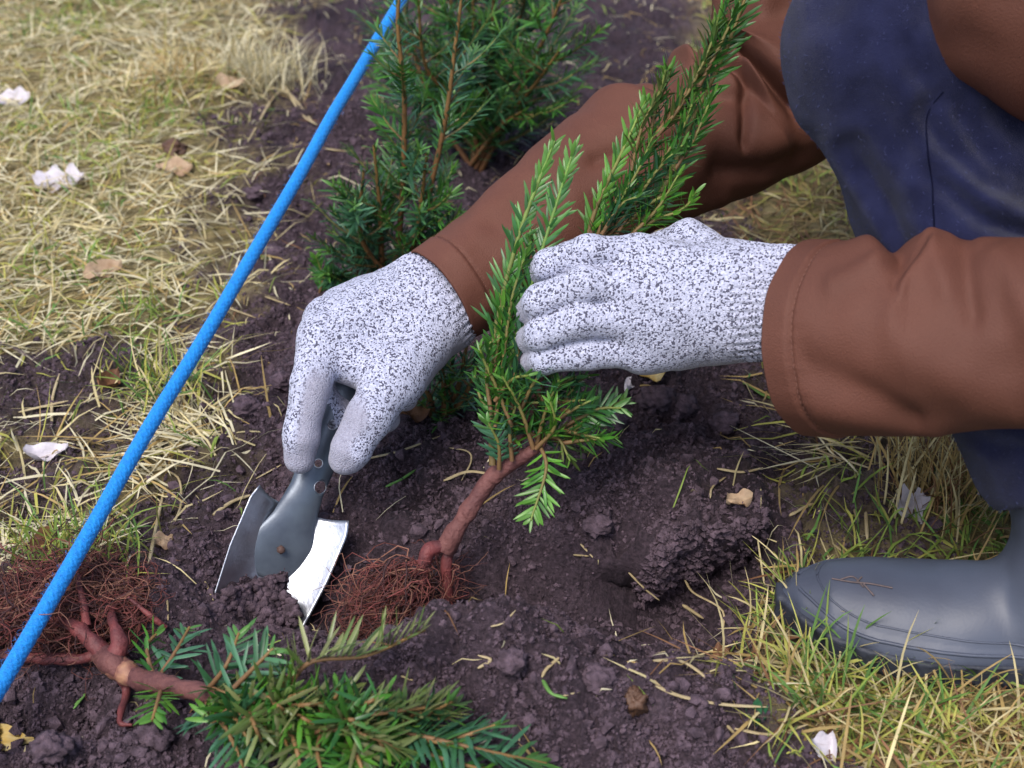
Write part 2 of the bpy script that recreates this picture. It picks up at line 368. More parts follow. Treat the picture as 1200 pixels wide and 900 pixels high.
def hgt(xy, fine=True):
    xy = np.asarray(xy, float); x, y = xy[..., 0], xy[..., 1]
    z = 0.010*noise(xy, 3.1, 1)+0.006*noise(xy, 8, 2)
    for g, rx, ry, hh in BG_: z = z+hh*np.exp(-((x-g[0])/rx)**2-((y-g[1])/ry)**2)
    w, yl = lip(xy)      # the cut edge of the hole, undercut by the spade
    z = z+w*(0.012*sstep(-0.003, 0.004, y-yl)*np.exp(-((y-yl)/0.09)**2)-0.040*sstep(0.003, -0.010, y-yl)*np.exp(-((y-yl)/0.095)**2))
    s = soil_mask(xy)
    cl = 0.0085*np.abs(noise(xy, 17, 11))+0.0075*noise(xy, 36, 12)+0.006*np.maximum(noise(xy, 62, 13), -0.3)
    if fine: cl = cl+0.0034*noise(xy, 120, 14)+0.0030*noise(xy, 210, 15)+0.0018*noise(xy, 400, 16)
    z = z+cl*(0.35+0.65*s)
    # trodden flat under the boot
    q = np.hypot((x-0.34)/0.165, (y-0.722)/0.066); z = z*sstep(0.90, 1.18, q)-0.003*(1-sstep(0.90, 1.18, q))
    far = sstep(3, 8, np.hypot(x, y-1)); return z*(1-far)
def axis(lo, hi, d, grow, end):
    a = list(np.arange(lo, hi, d)); s = d
    while a[-1] < end: s *= grow; a.append(a[-1]+s)
    b = []; s = d; v = lo
    while v > -end: s *= grow*1.02; v -= s; b.append(v)
    return np.array(b[::-1]+a)
gx = axis(-0.60, 0.58, 0.0020, 1.04, 90); gy = axis(0.53, 1.25, 0.0020, 1.0115, 90)
X, Y = np.meshgrid(gx, gy, indexing='ij'); XY = np.stack([X, Y], -1)
Z = hgt(XY); nx, ny = X.shape
# soft ragged lumps are pushed sideways a little so that the soil overhangs
dx = 0.0022*noise(XY, 90, 21); dy = 0.0022*noise(XY, 90, 22); near = (np.abs(X) < 1.2) & (Y < 2.2) & (Y > 0.4)
wl2, yl2 = lip(XY); over = wl2*np.exp(-((Y-yl2-.004)/.010)**2)
V = np.stack([X+dx*near, Y+dy*near-.014*over+.040*wl2*np.exp(-((Y-yl2+.013)/.009)**2), Z], -1).reshape(-1, 3)
i = np.arange(nx-1)[:, None]; j = np.arange(ny-1)[None]
Q = np.stack([i*ny+j, (i+1)*ny+j, (i+1)*ny+j+1, i*ny+j+1], -1).reshape(-1, 4)
lz = wl2*np.exp(-((Y-yl2+.01)/.035)**2); lz = lz.ravel(); q3 = V.copy()
V[:, 1] -= lz*(.0045*np.abs(noise(q3, 55, 41))+.0035*noise(q3, 130, 42)+.0022*noise(q3, 260, 43)); V[:, 2] += lz*.002*noise(q3, 200, 44)
GV = V
g_o = mk('ground', V, [Q], M['ground'], attrs={'soil': soil_mask(XY).ravel()})
tag(g_o, 'dark crumbly garden soil between strips of dry grass', 'ground', kind='structure')

hx = np.linspace(-1.3, 1.2, 900); hy = np.linspace(0.35, 3.0, 950)
HG = hgt(np.stack(np.meshgrid(hx, hy, indexing='ij'), -1))
def hlook(xy):
    a = np.clip((xy[..., 0]-hx[0])/(hx[1]-hx[0]), 0, 898.999); b = np.clip((xy[..., 1]-hy[0])/(hy[1]-hy[0]), 0, 948.999)
    i, j = a.astype(int), b.astype(int); u, v = a-i, b-j
    return (HG[i, j]*(1-u)+HG[i+1, j]*u)*(1-v)+(HG[i, j+1]*(1-u)+HG[i+1, j+1]*u)*v
def on_ground(px, py, lift=0.0):
    """first point where the sight line meets the soil"""
    r = ray(px, py); zz = np.linspace(.11, -.11, 221); pts = CAMP+r*((zz[:, None]-CAM_H)/r[2])
    d = pts[:, 2]-hlook(pts[:, :2])-lift; k = np.argmax(d < 0)
    return pts[k] if d[k] < 0 else G(px, py)

# ------------------------------------------------------------------ soil crumbs
def ico():
    t = (1+5**.5)/2
    v = np.array([(-1, t, 0), (1, t, 0), (-1, -t, 0), (1, -t, 0), (0, -1, t), (0, 1, t), (0, -1, -t), (0, 1, -t), (t, 0, -1), (t, 0, 1), (-t, 0, -1), (-t, 0, 1)], float)
    f = np.array([(0, 11, 5), (0, 5, 1), (0, 1, 7), (0, 7, 10), (0, 10, 11), (1, 5, 9), (5, 11, 4), (11, 10, 2), (10, 7, 6), (7, 1, 8), (3, 9, 4), (3, 4, 2), (3, 2, 6), (3, 6, 8), (3, 8, 9), (4, 9, 5), (2, 4, 11), (6, 2, 10), (8, 6, 7), (9, 8, 1)])
    return nrm(v), f
OCT = np.array([(1, 0, 0), (-1, 0, 0), (0, 1, 0), (0, -1, 0), (0, 0, 1), (0, 0, -1)], float)
OCF = np.array([(0, 2, 4), (2, 1, 4), (1, 3, 4), (3, 0, 4), (2, 0, 5), (1, 2, 5), (3, 1, 5), (0, 3, 5)])
def crumbs(n, seed, shape, s0, s1, pw, jit, ylim=1.2):
    r = RS(seed); iv, fc = shape; m = len(iv)
    xy = np.stack([r.uniform(-0.62, 0.62, n*3), 0.56+ylim*r.rand(n*3)**1.5], -1)
    keep = (r.rand(len(xy)) < soil_mask(xy)*(.35+.65*(noise(xy, 26, 88) > -.15))) & (np.hypot((xy[:, 0]-0.33)/0.17, (xy[:, 1]-0.72)/0.065) > 1); xy = xy[keep]; w_, yl_ = lip(xy); d_ = xy[:, 1]-yl_; xy = xy[~((w_ > .15) & (d_ > -.032) & (d_ < .008))][:n]; n = len(xy)
    sz = s0+(s1-s0)*r.rand(n)**pw
    z = hlook(xy)+sz*0.3
    q = nrm(r.normal(0, 1, (n, 3))); q2 = nrm(np.cross(q, r.normal(0, 1, (n, 3)))); q3 = np.cross(q, q2)
    loc = iv[None]*(1+r.uniform(-jit, jit, (n, m, 1)))*(1+r.uniform(-.35, .35, (n, 1, 3)))*sz[:, None, None]
    V = loc[..., 0:1]*q[:, None]+loc[..., 1:2]*q2[:, None]+loc[..., 2:3]*q3[:, None]+np.concatenate([xy, z[:, None]], 1)[:, None]
    return V.reshape(-1, 3), (fc[None]+(np.arange(n)*m)[:, None, None]).reshape(-1, 3)
r = RS(66); wall = np.argwhere((lz > .5) & (np.abs(np.gradient(Z, axis=1).ravel()) > .0012))[:, 0]; n = 4500; kk = wall[r.randint(0, len(wall), n)]
wc = GV[kk]+r.normal(0, .001, (n, 3)); sz = .0008+.0024*r.rand(n)**2.2
V3 = (OCT[None]*(1+r.uniform(-.5, .5, (n, 6, 1)))*(1+r.uniform(-.3, .3, (n, 1, 3)))*sz[:, None, None]+wc[:, None]).reshape(-1, 3); F3 = (OCF[None]+(np.arange(n)*6)[:, None, None]).reshape(-1, 3)
V1, F1 = crumbs(110000, 5, (OCT, OCF), .0006, .0022, 2.0, .5); F1 = np.concatenate([F1, F3+len(V1)]); V1 = np.concatenate([V1, V3]); V2, F2 = crumbs(5000, 6, ico(), .0016, .0048, 3.5, .42)
o = mk('soil_crumbs', np.concatenate([V1, V2]), [np.concatenate([F1, F2+len(V1)])], M['crumb'], smooth=False); tag(o, 'loose dark crumbs of soil scattered over the dug bed', 'soil', kind='stuff')

# ------------------------------------------------------------------ grass
PAL = np.array([(0.66, 0.56, 0.30), (0.80, 0.73, 0.50), (0.47, 0.33, 0.13), (0.44, 0.43, 0.10), (0.26, 0.36, 0.07), (0.13, 0.26, 0.06), (0.24, 0.12, 0.06)])
def blades(xy, L, w, az, lift, droop, col, seed, K=4, base_z=None):
    r = RS(seed); n = len(xy); s = np.linspace(0, 1, K)
    z0 = hgt(xy, False) if base_z is None else base_z
    d0 = np.stack([np.cos(az)*np.cos(lift), np.sin(az)*np.cos(lift), np.sin(lift)], -1)
    side = np.stack([-np.sin(az), np.cos(az), np.zeros(n)], -1)
    p = np.concatenate([xy, z0[:, None]], 1)[:, None]+d0[:, None]*(s[None, :, None]*L[:, None, None])
    p[:, :, 2] -= droop[:, None]*L[:, None]*s[None]**2
    bend = r.normal(0, 0.16, n); p = p+side[:, None]*(bend[:, None]*L[:, None]*s[None]**2)[..., None]
    gz = hgt(p[..., :2], False)+0.0012+0.006*r.rand(n)[:, None]
    p[:, 1:, 2] = np.maximum(p[:, 1:, 2], gz[:, 1:])
    ww = w[:, None]*np.interp(s, [0, .3, .8, 1], [0.8, 1, .6, .05])[None]
    tw = r.uniform(-1, 1, n)*0.9; sv = side*np.cos(tw)[:, None]+np.array([0, 0, 1.0])*np.sin(tw)[:, None]
    a = p+sv[:, None]*ww[..., None]*0.5; b = p-sv[:, None]*ww[..., None]*0.5
    V = np.stack([a, b], 2).reshape(-1, 3)
    k = np.arange(K-1); q = np.stack([2*k, 2*k+1, 2*k+3, 2*k+2], -1)
    Q = (q[None]+(np.arange(n)*2*K)[:, None, None]).reshape(-1, 4)
    return V, Q, np.repeat(col, 2*K, axis=0)
def grass_field():
    r = RS(8); n = 125000
    y = 0.5+2.3*r.rand(n)**1.25; x = r.uniform(-1.35, 1.05, n)*(0.45+0.55*np.clip(y/1.8, 0, 1)); xy = np.stack([x, y], -1)
    s = soil_mask(xy); dens = (1-s)**1.3*(0.75+0.25*noise(xy, 9, 31))
    keep = (r.rand(n) < dens) & ~((np.hypot((x-0.335)/0.155, (y-0.722)/0.055) < 1)); xy = xy[keep]; n = len(xy)
    gr = noise(xy, 6, 33)*0.6+noise(xy, 17, 34)*0.45+r.normal(0, 0.33, n)
    right = xy[:, 0] > 0.1; gr = gr+np.where(right, 0.12, 0.0)
    green = gr > 0.33
    ci = np.where(green, r.choice([3, 4, 4, 5], n), r.choice([0, 0, 1, 1, 1, 2, 3], n)); ci = np.where(right & ~green, r.choice([0, 2, 2, 6, 6, 3], n), ci)
    col = PAL[ci]*r.uniform(0.75, 1.2, (n, 1))
    L = np.where(green, r.uniform(.015, .05, n), r.uniform(.018, .07, n)); w = np.where(green, r.uniform(.0012, .0026, n), r.uniform(.0009, .0024, n))
    lift = np.where(green, r.uniform(.35, 1.35, n), np.abs(r.normal(0.10, .30, n))); lift = np.minimum(lift, 1.4)
    V, Q, C = blades(xy, L, w, r.uniform(0, 2*pi, n), lift, np.where(green, r.uniform(.1, .6, n), r.uniform(0, .3, n)), col, 9)
    o = mk('grass', V, [Q], M['grass'], attrs={'col': C}); tag(o, 'matted dry straw-coloured grass with green blades', 'grass', kind='stuff')
grass_field()
def straw_litter():
    r = RS(18); n = 13000
    xy = np.stack([r.uniform(-0.85, 0.85, n), 0.58+1.6*r.rand(n)**1.4], -1); s = soil_mask(xy)
    l = np.interp(xy[:, 1], LB[:, 1], LB[:, 0]); rb = np.interp(xy[:, 1], RB[:, 1], RB[:, 0])
    edge = np.minimum(np.abs(xy[:, 0]-l), np.abs(xy[:, 0]-rb)); pr = (0.07+0.55*np.exp(-(edge/0.07)**2)+0.40*(xy[:, 1] > 1.2))*s
    xy = xy[r.rand(n) < pr]; n = len(xy)
    col = PAL[r.choice([0, 1, 2, 2, 6, 4], n, p=[.28, .22, .2, .14, .1, .06])]*r.uniform(.6, 1.1, (n, 1))
    V, Q, C = blades(xy, .006+.035*r.rand(n)**2, r.uniform(.0007, .0018, n), r.uniform(0, 2*pi, n), np.abs(r.normal(0, .2, n)), r.uniform(0, .3, n), col, 19)
    o = mk('straw_litter', V, [Q], M['grass'], attrs={'col': C}); tag(o, 'fine broken straw and fibres littering the soil', 'straw', kind='stuff')
straw_litter()
def tuft(px, py, n, L0, L1, colidx, spread, lift0, lift1, label, seed, w=(.0011, .0024), name='grass_tuft', az=None):
    r = RS(seed); c = on_ground(px, py)
    xy = c[:2]+r.normal(0, spread, (n, 2)); col = PAL[r.choice(colidx, n)]*r.uniform(.75, 1.15, (n, 1))
    a = r.uniform(0, 2*pi, n) if az is None else r.normal(az, 0.7, n)
    V, Q, C = blades(xy, r.uniform(L0, L1, n), r.uniform(w[0], w[1], n), a, r.uniform(lift0, lift1, n), r.uniform(0.05, .45, n), col, seed+1, K=6)
    o = mk(name, V, [Q], M['grass'], base=c, attrs={'col': C}); tag(o, label, 'grass', kind='stuff')
tuft(1105, 580, 260, .05, .10, [2, 2, 0, 6], .024, .9, 1.5, 'upright clump of dry brown grass stems behind the rubber boot', 41)
tuft(310, 95, 240, .05, .10, [1, 1, 0], .035, .8, 1.45, 'upright pale bleached grass clump beside the background shrubs', 42)
tuft(85, 650, 170, .03, .06, [4, 4, 5, 3], .022, .5, 1.4, 'fresh green grass clump beside the rope above the root ball', 43)
tuft(185, 455, 150, .03, .07, [4, 5, 3, 0], .024, .5, 1.4, 'green and straw grass clump right under the blue rope', 44)
tuft(985, 810, 240, .03, .08, [4, 5, 5, 3, 0], .030, .3, 1.3, 'lush green grass clump in front of the boot toe', 45)
tuft(1120, 850, 260, .03, .07, [4, 3, 0, 2, 5], .045, .3, 1.2, 'mixed green and tan grass clump below the boot heel', 46)
tuft(925, 715, 120, .03, .06, [4, 3, 2, 0], .014, .5, 1.4, 'short grass clump squeezed against the boot toe tip', 47)
tuft(215, 90, 200, .04, .08, [0, 2, 2], .05, .4, 1.2, 'tawny rust-coloured tuft of withered grass on the lawn', 48)
tuft(985, 540, 38, .05, .10, [3, 2, 0, 1, 2], .02, .1, .5, 'long limp greenish grass stalks under the sleeve cuff', 49, az=3.3)
tuft(235, 515, 130, .05, .10, [0, 1, 1, 2], .022, .02, .35, 'flat bundle of pale hay lying across under the rope', 50, az=2.6)

# ------------------------------------------------------------------ yews
GREENS = dict(dark=[(0.026, 0.090, 0.034), (0.034, 0.120, 0.040), (0.042, 0.140, 0.060)],
              mid=[(0.045, 0.165, 0.026), (0.065, 0.215, 0.032), (0.034, 0.130, 0.034)],
              bright=[(0.085, 0.24, 0.022), (0.055, 0.19, 0.022), (0.110, 0.28, 0.035)],
              olive=[(0.085, 0.125, 0.030), (0.12, 0.15, 0.045), (0.060, 0.110, 0.028)],
              pale=[(0.20, 0.22, 0.085), (0.15, 0.19, 0.06), (0.10, 0.16, 0.04)],
              blue=[(0.045, 0.140, 0.072), (0.065, 0.175, 0.095), (0.034, 0.115, 0.048)])
def needles(B, D, W, L, wid, col, curve, seed):
    """B base, D direction, W width direction (N,3)"""
    n = len(B); rows = np.array([0, .14, .5, .82, 1.0]); wp = np.array([.30, .85, 1.0, .72, .06])
    Nn = np.cross(D, W)
    c = B[:, None]+D[:, None]*(rows[None, :, None]*L[:, None, None])+Nn[:, None]*(curve[:, None]*L[:, None]*rows[None]**2)[..., None]
    w = W[:, None]*(wid[:, None]*wp[None]*0.5)[..., None]; ridge = Nn[:, None]*(wid[:, None]*wp[None]*0.16)[..., None]
    V = np.stack([c-w, c+ridge, c+w], 2).reshape(-1, 3)
    q = []
    for k in range(4):
        for j in range(2): q.append((3*k+j, 3*k+j+1, 3*k+j+4, 3*k+j+3))
    Q = (np.array(q)[None]+(np.arange(n)*15)[:, None, None]).reshape(-1, 4)
    return V, Q, np.repeat(col, 15, axis=0)
def sprig(parent, path, r0, r1, nlen, pal, seed, density=480, ang=0.8, mode='spiral', flat=None, start=0.05, woodcol=(0.16, 0.085, 0.035), tipcol=(0.16, 0.22, 0.045), tip_bright=True, name='branch', nwid=0.0024, droop=0.0):
    r = RS(seed); C = catmull(path, 36); seg = np.linalg.norm(np.diff(C, axis=0), axis=1); tot = seg.sum(); cum = np.concatenate([[0], np.cumsum(seg)])/tot
    rad = np.linspace(r0, r1, 36); V, Q = tubes(C[None], rad[None], 7)
    mixc = cum[:, None]**1.5; col = np.array(woodcol)*(1-mixc)+np.array(tipcol)*mixc
    br = mk(name, V, [Q], M['twig'], parent, attrs={'col': np.repeat(col, 7, axis=0)})
    n = max(6, int(density*tot)); s = np.sort(start+(1-start)*(np.arange(n)+r.uniform(-.45, .45, n)+.5)/n).clip(0, 1)
    B = np.stack([np.interp(s, cum, C[:, i]) for i in range(3)], -1); T = nrm(np.stack([np.interp(s, cum, np.gradient(C, axis=0)[:, i]) for i in range(3)], -1))
    if flat is None: flat = np.cross(T.mean(0), [0.3, -1, 0.2])
    A = nrm(np.asarray(flat, float)[None]-T*(T@np.asarray(flat, float))[:, None]); Bn = np.cross(T, A)
    if mode == 'spiral':
        ph = np.arange(n)*2.39996+r.normal(0, .3, n)
    else:                                            # two-ranked, needles to both sides of the shoot
        ph = np.where(np.arange(n) % 2 == 0, 0, pi)+r.normal(0, .28, n)+np.where(np.arange(n) % 2 == 0, droop, -droop)
    O = A*np.cos(ph)[:, None]+Bn*np.sin(ph)[:, None]
    an = (ang*(1-0.35*s**3))*r.uniform(.75, 1.2, n)
    D = nrm(T*np.cos(an)[:, None]+O*np.sin(an)[:, None]); D = nrm(D+r.normal(0, .16, (n, 3)))
    W = nrm(np.cross(D, np.cross(T, O)*0+T)); W = nrm(np.cross(T, O)) if mode == 'spiral' else nrm(np.cross(D, Bn))
    W = nrm(W-D*np.sum(W*D, 1, keepdims=True))
    pa = np.array(GREENS[pal]); col = pa[r.randint(0, len(pa), n)]*r.uniform(.7, 1.25, (n, 1))
    if tip_bright: m = sstep(.72, 1, s)[:, None]*0.8; col = col*(1-m)+np.array([0.10, 0.24, 0.035])*m
    ln = nlen*1.16*r.uniform(.65, 1.2, n)*np.interp(s, [0, .1, .75, 1], [.75, 1, .95, .55])
    V, Q, Cc = needles(B, D, W, ln, nwid*r.uniform(.8, 1.2, n), col, r.uniform(-.28, .06, n)*(1 if mode == 'spiral' else .8), seed)
    nd = mk('needles', V, [Q], M['needle'], br, attrs={'col': Cc}); nd['kind'] = 'stuff'
    return br
def side_sprigs(parent, path, n, L, seed, pal, nlen, up=0.7, s0=.15, s1=.9, **kw):
    r = RS(seed); C = catmull(path, 40)
    for k in range(n):
        s = s0+(s1-s0)*(k+r.rand()*.8)/n; i = int(s*38); b = C[i]; T = nrm(C[i+1]-C[i]); a = r.rand()*2*pi
        out = nrm(np.array([cos(a), sin(a)*.8, 0.0])); l = L*r.uniform(.6, 1.15)*(1.1-.5*s)
        d = nrm(out+T*up); p1 = b+d*l*.5; p2 = b+d*l+np.array([0, 0, .18*l])
        sprig(parent, [b, p1, p2], .0013, .0006, nlen*r.uniform(.85, 1.05), pal if r.rand() < .58 else 'mid', seed*37+k, mode='rank' if r.rand() < .6 else 'spiral', flat=np.cross(d, [0.2*r.normal(), .3*r.normal(), 1]), **kw)

# --- background hedge plants
def hedge_plant(px, py, stems, label, seed, pal, sidesL, nside, nlen, y=None, **kw):
    b = on_ground(px, py); b[2] -= .004
    t = thing('yew_plant', b, label, 'shrub', 'young yews in the planted row')
    r = RS(seed)
    for k, (pts, depth) in enumerate(stems):
        path = [b+np.array([r.normal(0, .008), r.normal(0, .008), -.004])]+[PY(x, yy, b[1]+depth*(m+1)/len(pts)) for m, (x, yy) in enumerate(pts)]
        sprig(t, path, .0034, .0012, nlen*.85, pal, seed*11+k, density=330, ang=.75, name='stem', start=.12, woodcol=(.17, .075, .03), tipcol=(.20, .12, .035), tip_bright=k % 2 == 0)
        side_sprigs(t, path, nside, sidesL, seed*13+k, pal, nlen, **kw)
    return t
hedge_plant(466, 338, [([(470, 250), (474, 120), (466, 20), (478, -60)], .01), ([(500, 240), (522, 140), (534, 50), (546, -40)], .03), ([(446, 260), (438, 170)], -.01), ([(424, 280), (426, 200)], -.02), ([(490, 260), (500, 180)], -.03), ([(416, 322), (398, 318)], -.02)],
            'young yew with tall orange-brown shoots behind the glove on the trowel', 60, 'blue', .072, 11, .019, density=620, s1=.68)
hedge_plant(560, 196, [([(505, 120), (476, 20), (460, -80)], .10), ([(540, 80), (520, -60)], .05), ([(575, 80), (580, -80)], .0), ([(600, 120), (640, 40), (665, -20)], -.03), ([(595, 140), (630, 95), (655, 60)], -.06), ([(570, 100), (610, 20), (620, -90)], .06), ([(545, 130), (500, 80), (490, 0)], -.05), ([(555, 120), (555, 20), (550, -90)], .03), ([(585, 150), (612, 130)], -.07), ([(535, 150), (490, 90), (470, 40)], .12)],
            'bushy dark green yew farthest along the planted row', 61, 'dark', .105, 11, .024, density=480)
hedge_plant(522, 492, [([(520, 450), (512, 405)], .0), ([(535, 460), (548, 400)], .01), ([(505, 470), (490, 440)], -.005), ([(540, 470), (560, 430)], -.005), ([(527, 460), (532, 395)], .02)],
            'low dark green yew sprig in the soil between glove and seedling', 62, 'blue', .035, 4, .015)
b = on_ground(374, 345); t = thing('yew_plant', b, 'tiny single yew shoot poking from soil beside the speckled glove', 'shrub')
sprig(t, [b, PY(378, 325, b[1]), PY(370, 300, b[1])], .0014, .0006, .013, 'mid', 70, mode='rank', flat=(1, .2, 0), density=700)
b = on_ground(885, 846); t = thing('seedling_weed', b, 'tiny blue-green weed seedling beside the grass edge', 'weed')
r = RS(5); n = 14; a = r.uniform(0, 2*pi, n); D = nrm(np.stack([np.cos(a), np.sin(a), r.uniform(.3, 1.3, n)], -1))
V, Q, C = needles(np.repeat(b[None], n, 0), D, nrm(np.cross(D, [0, 0, 1])), r.uniform(.008, .015, n), r.uniform(.004, .006, n), np.tile([[.03, .13, .06]], (n, 1)), np.full(n, -.3), 1)
mk('leaves', V, [Q], M['needle'], t, attrs={'col': C})

# --- roots
def fibres(n, origin_fn, length, seed, center, pull, r0=.0006, K=12, wob=.55, flatz=0.4, floor=None, cols=None, gdir=None):
    r = RS(seed); p = np.array([origin_fn(r) for _ in range(n)]); out = [p.copy()]
    d = nrm(r.normal(0, 1, (n, 3))*[1, 1, flatz]+(0 if gdir is None else np.asarray(gdir))); st = length*r.uniform(.5, 1.2, (n, 1))/K
    for k in range(K-1):
        d = nrm(d+r.normal(0, wob, (n, 3))*[1, 1, flatz]+(np.asarray(center)-p)*pull); p = p+d*st
        if floor is not None: p[:, 2] = np.maximum(p[:, 2], floor(p[:, :2]))
        out.append(p.copy())
    Pp = np.stack(out, 1); rad = (r0*r.uniform(.5, 1.3, (n, 1)))*np.linspace(1, .35, K)[None]
    V, Q = tubes(Pp, rad, 4)
    c = np.array(cols if cols is not None else [(.15, .045, .036), (.085, .028, .028), (.24, .11, .075), (.05, .02, .022), (.19, .05, .045)]); col = c[r.randint(0, len(c), n)]*r.uniform(.7, 1.2, (n, 1))
    return V, Q, np.repeat(col, K*4, axis=0)

# --- the seedling in the hand
base = P(527, 722, 1.02)
seed_t = thing('yew_seedling', base, 'upright yew seedling with red roots gripped by the gloved hand', 'seedling')
def tube_part(name, pts, rad, m, parent, sides=12, n=40, lump=0.0, seed=1):
    C = catmull(pts, n); R = np.interp(np.linspace(0, 1, n), np.linspace(0, 1, len(rad)), rad); R = R*(1+lump*noise(C, 140, seed))
    V, Q = tubes(C[None], R[None], sides)
    if lump: V = V+nrm(V-np.repeat(C, sides, 0))*(lump*.7*np.repeat(R, sides)*noise(V, 220, seed+2))[:, None]
    return mk(name, V, [Q], m, parent)
trunk = [P(521, 645, 1.005), P(534, 622, 1.002), P(556, 588, 1.0), P(574, 562, .998), P(592, 542, .995), P(612, 500, .99), P(640, 430, .99), P(668, 340, .995), P(700, 250, 1.0)]
tube_part('stem', trunk, [.0072, .0068, .0064, .0062, .005, .0045, .004, .0034, .0026], M['stem'], seed_t, lump=.14)
tube_part('side_stem', [P(577, 560, .998), P(600, 543, .99), P(627, 526, .982), P(640, 512, .985)], [.0058, .0050, .0042, .003], M['stem'], seed_t, lump=.12, seed=4)
def fl(p): return hgt(p)+.0008
tube_part('root', [P(526, 636, 1.004), P(523, 665, 1.008), P(525, 700, 1.015), P(526, 735, 1.03)], [.0036, .0042, .0038, .0034], M['root'], seed_t, lump=.12, seed=6)
tube_part('root', [P(523, 640, 1.004), P(503, 645, 1.0), P(495, 665, 1.0), P(482, 690, 1.0), P(455, 715, 1.0), P(400, 745, 1.0)], [.0046, .0054, .0046, .0026, .0016, .0008], M['root'], seed_t, lump=.15, seed=7)
tube_part('root', [P(496, 660, 1.0), P(497, 680, .998), P(485, 700, .99), P(468, 730, .985)], [.0035, .0022, .0016, .0007], M['root'], seed_t, lump=.15, seed=8)
ch = P(428, 728, .995)
V1, Q1, C1 = fibres(460, lambda r: P(r.uniform(445, 505), r.uniform(655, 715), 1.0+r.normal(0, .008)), .095, 71, ch, 14.0, r0=.00055, wob=.5, flatz=.7, floor=fl)
V2, Q2, C2 = fibres(90, lambda r: P(r.uniform(510, 535), r.uniform(650, 710), 1.012), .045, 72, P(540, 690, 1.02), 6, r0=.0004, flatz=.8, floor=fl)
o = mk('fine_roots', np.concatenate([V1, V2]), [np.concatenate([Q1, Q2+len(V1)])], M['fine_root'], seed_t, attrs={'col': np.concatenate([C1, C2])}); o['kind'] = 'stuff'
def pp(t0, t1, *pts): return [P(x, y, t0+(t1-t0)*k/(len(pts)-1)) for k, (x, y) in enumerate(pts)]
CAMD = -ray(620, 350)
# two fresh shoots left of the fingers
sprig(seed_t, pp(.985, .965, (577, 545), (576, 470), (581, 385), (607, 280), (634, 205), (650, 165)), .0026, .0010, .0165, 'mid', 80, density=560, ang=.62, mode='rank', flat=(1, 0, .2), start=.10, droop=-.3, woodcol=(.15, .10, .035), tipcol=(.15, .28, .05))
sprig(seed_t, pp(.975, .962, (596, 430), (612, 370), (630, 310), (655, 230), (672, 176)), .0020, .0009, .0175, 'mid', 81, density=560, ang=.75, mode='rank', flat=(1, 0, .2), start=.02, droop=-.35, woodcol=(.12, .2, .04), tipcol=(.15, .28, .05))
sprig(seed_t, pp(.98, .97, (590, 470), (592, 400), (612, 330), (622, 270)), .0016, .0008, .016, 'dark', 82, density=520, ang=.7)
sprig(seed_t, pp(.97, .955, (600, 500), (580, 450), (566, 420), (562, 405)), .0016, .0007, .015, 'bright', 83, density=420, ang=.9)
# shoots above the hand
sprig(seed_t, pp(1.0, .985, (682, 300), (700, 240), (728, 180), (756, 118)), .0020, .0009, .016, 'bright', 84, density=560, ang=.55, mode='rank', flat=(1, .2, .3), droop=-.2, tipcol=(.18, .3, .05))
sprig(seed_t, pp(1.0, .985, (695, 300), (730, 225), (775, 150), (822, 80), (852, 0), (862, -40)), .0028, .0012, .018, 'mid', 85, density=620, ang=.62, start=.1, woodcol=(.20, .12, .04), tipcol=(.24, .10, .035), tip_bright=False)
sprig(seed_t, pp(1.005, .99, (730, 290), (775, 225), (812, 140), (850, 60), (880, -20)), .0026, .0012, .020, 'mid', 86, density=470, ang=.7, start=.1, mode='rank', flat=(1, .1, .2), woodcol=(.17, .16, .05), tipcol=(.2, .14, .04), tip_bright=False)
sprig(seed_t, pp(.995, .98, (760, 170), (768, 130), (785, 85), (782, 80)), .0016, .0008, .016, 'mid', 87, density=620, ang=.6)
sprig(seed_t, pp(.99, .975, (740, 200), (752, 150), (772, 110), (780, 82)), .0015, .0007, .016, 'olive', 88, density=620, ang=.6)
sprig(seed_t, pp(1.0, .99, (715, 280), (760, 240), (790, 225)), .0018, .0008, .017, 'blue', 89, density=480, ang=.9)
sprig(seed_t, pp(1.0, .98, (700, 290), (735, 250), (770, 200), (800, 170)), .0018, .0008, .017, 'blue', 90, density=520, ang=.8)
sprig(seed_t, pp(.995, .975, (735, 290), (760, 262), (800, 245), (816, 225)), .0016, .0007, .015, 'bright', 91, density=520, ang=.9)
sprig(seed_t, pp(1.0, .985, (690, 300), (718, 258), (735, 220)), .0018, .0008, .016, 'dark', 92, density=560, ang=.8)
for k, (pts, t0, t1, pal) in enumerate([([(690, 300), (712, 250), (745, 205), (765, 160)], 1.0, .978, 'mid'), ([(720, 280), (765, 205), (800, 150), (815, 110)], .998, .98, 'mid'), ([(770, 160), (800, 120), (830, 60), (842, 20)], .99, .975, 'olive'), ([(735, 280), (770, 245), (795, 205)], .99, .975, 'bright'),
        ([(790, 200), (815, 160), (835, 110)], .99, .98, 'mid'), ([(820, 100), (850, 40), (872, -10)], .985, .975, 'mid'), ([(705, 275), (728, 240), (750, 230)], .99, .98, 'blue'), ([(580, 500), (590, 420), (600, 350), (618, 290)], .972, .962, 'mid'), ([(575, 460), (584, 400), (592, 345)], .975, .97, 'bright'), ([(600, 480), (606, 420), (622, 350)], .975, .968, 'blue')]):
    sprig(seed_t, pp(t0, t1, *pts), .0016, .0007, .0165, pal, 140+k, density=600, ang=.7, start=.05)
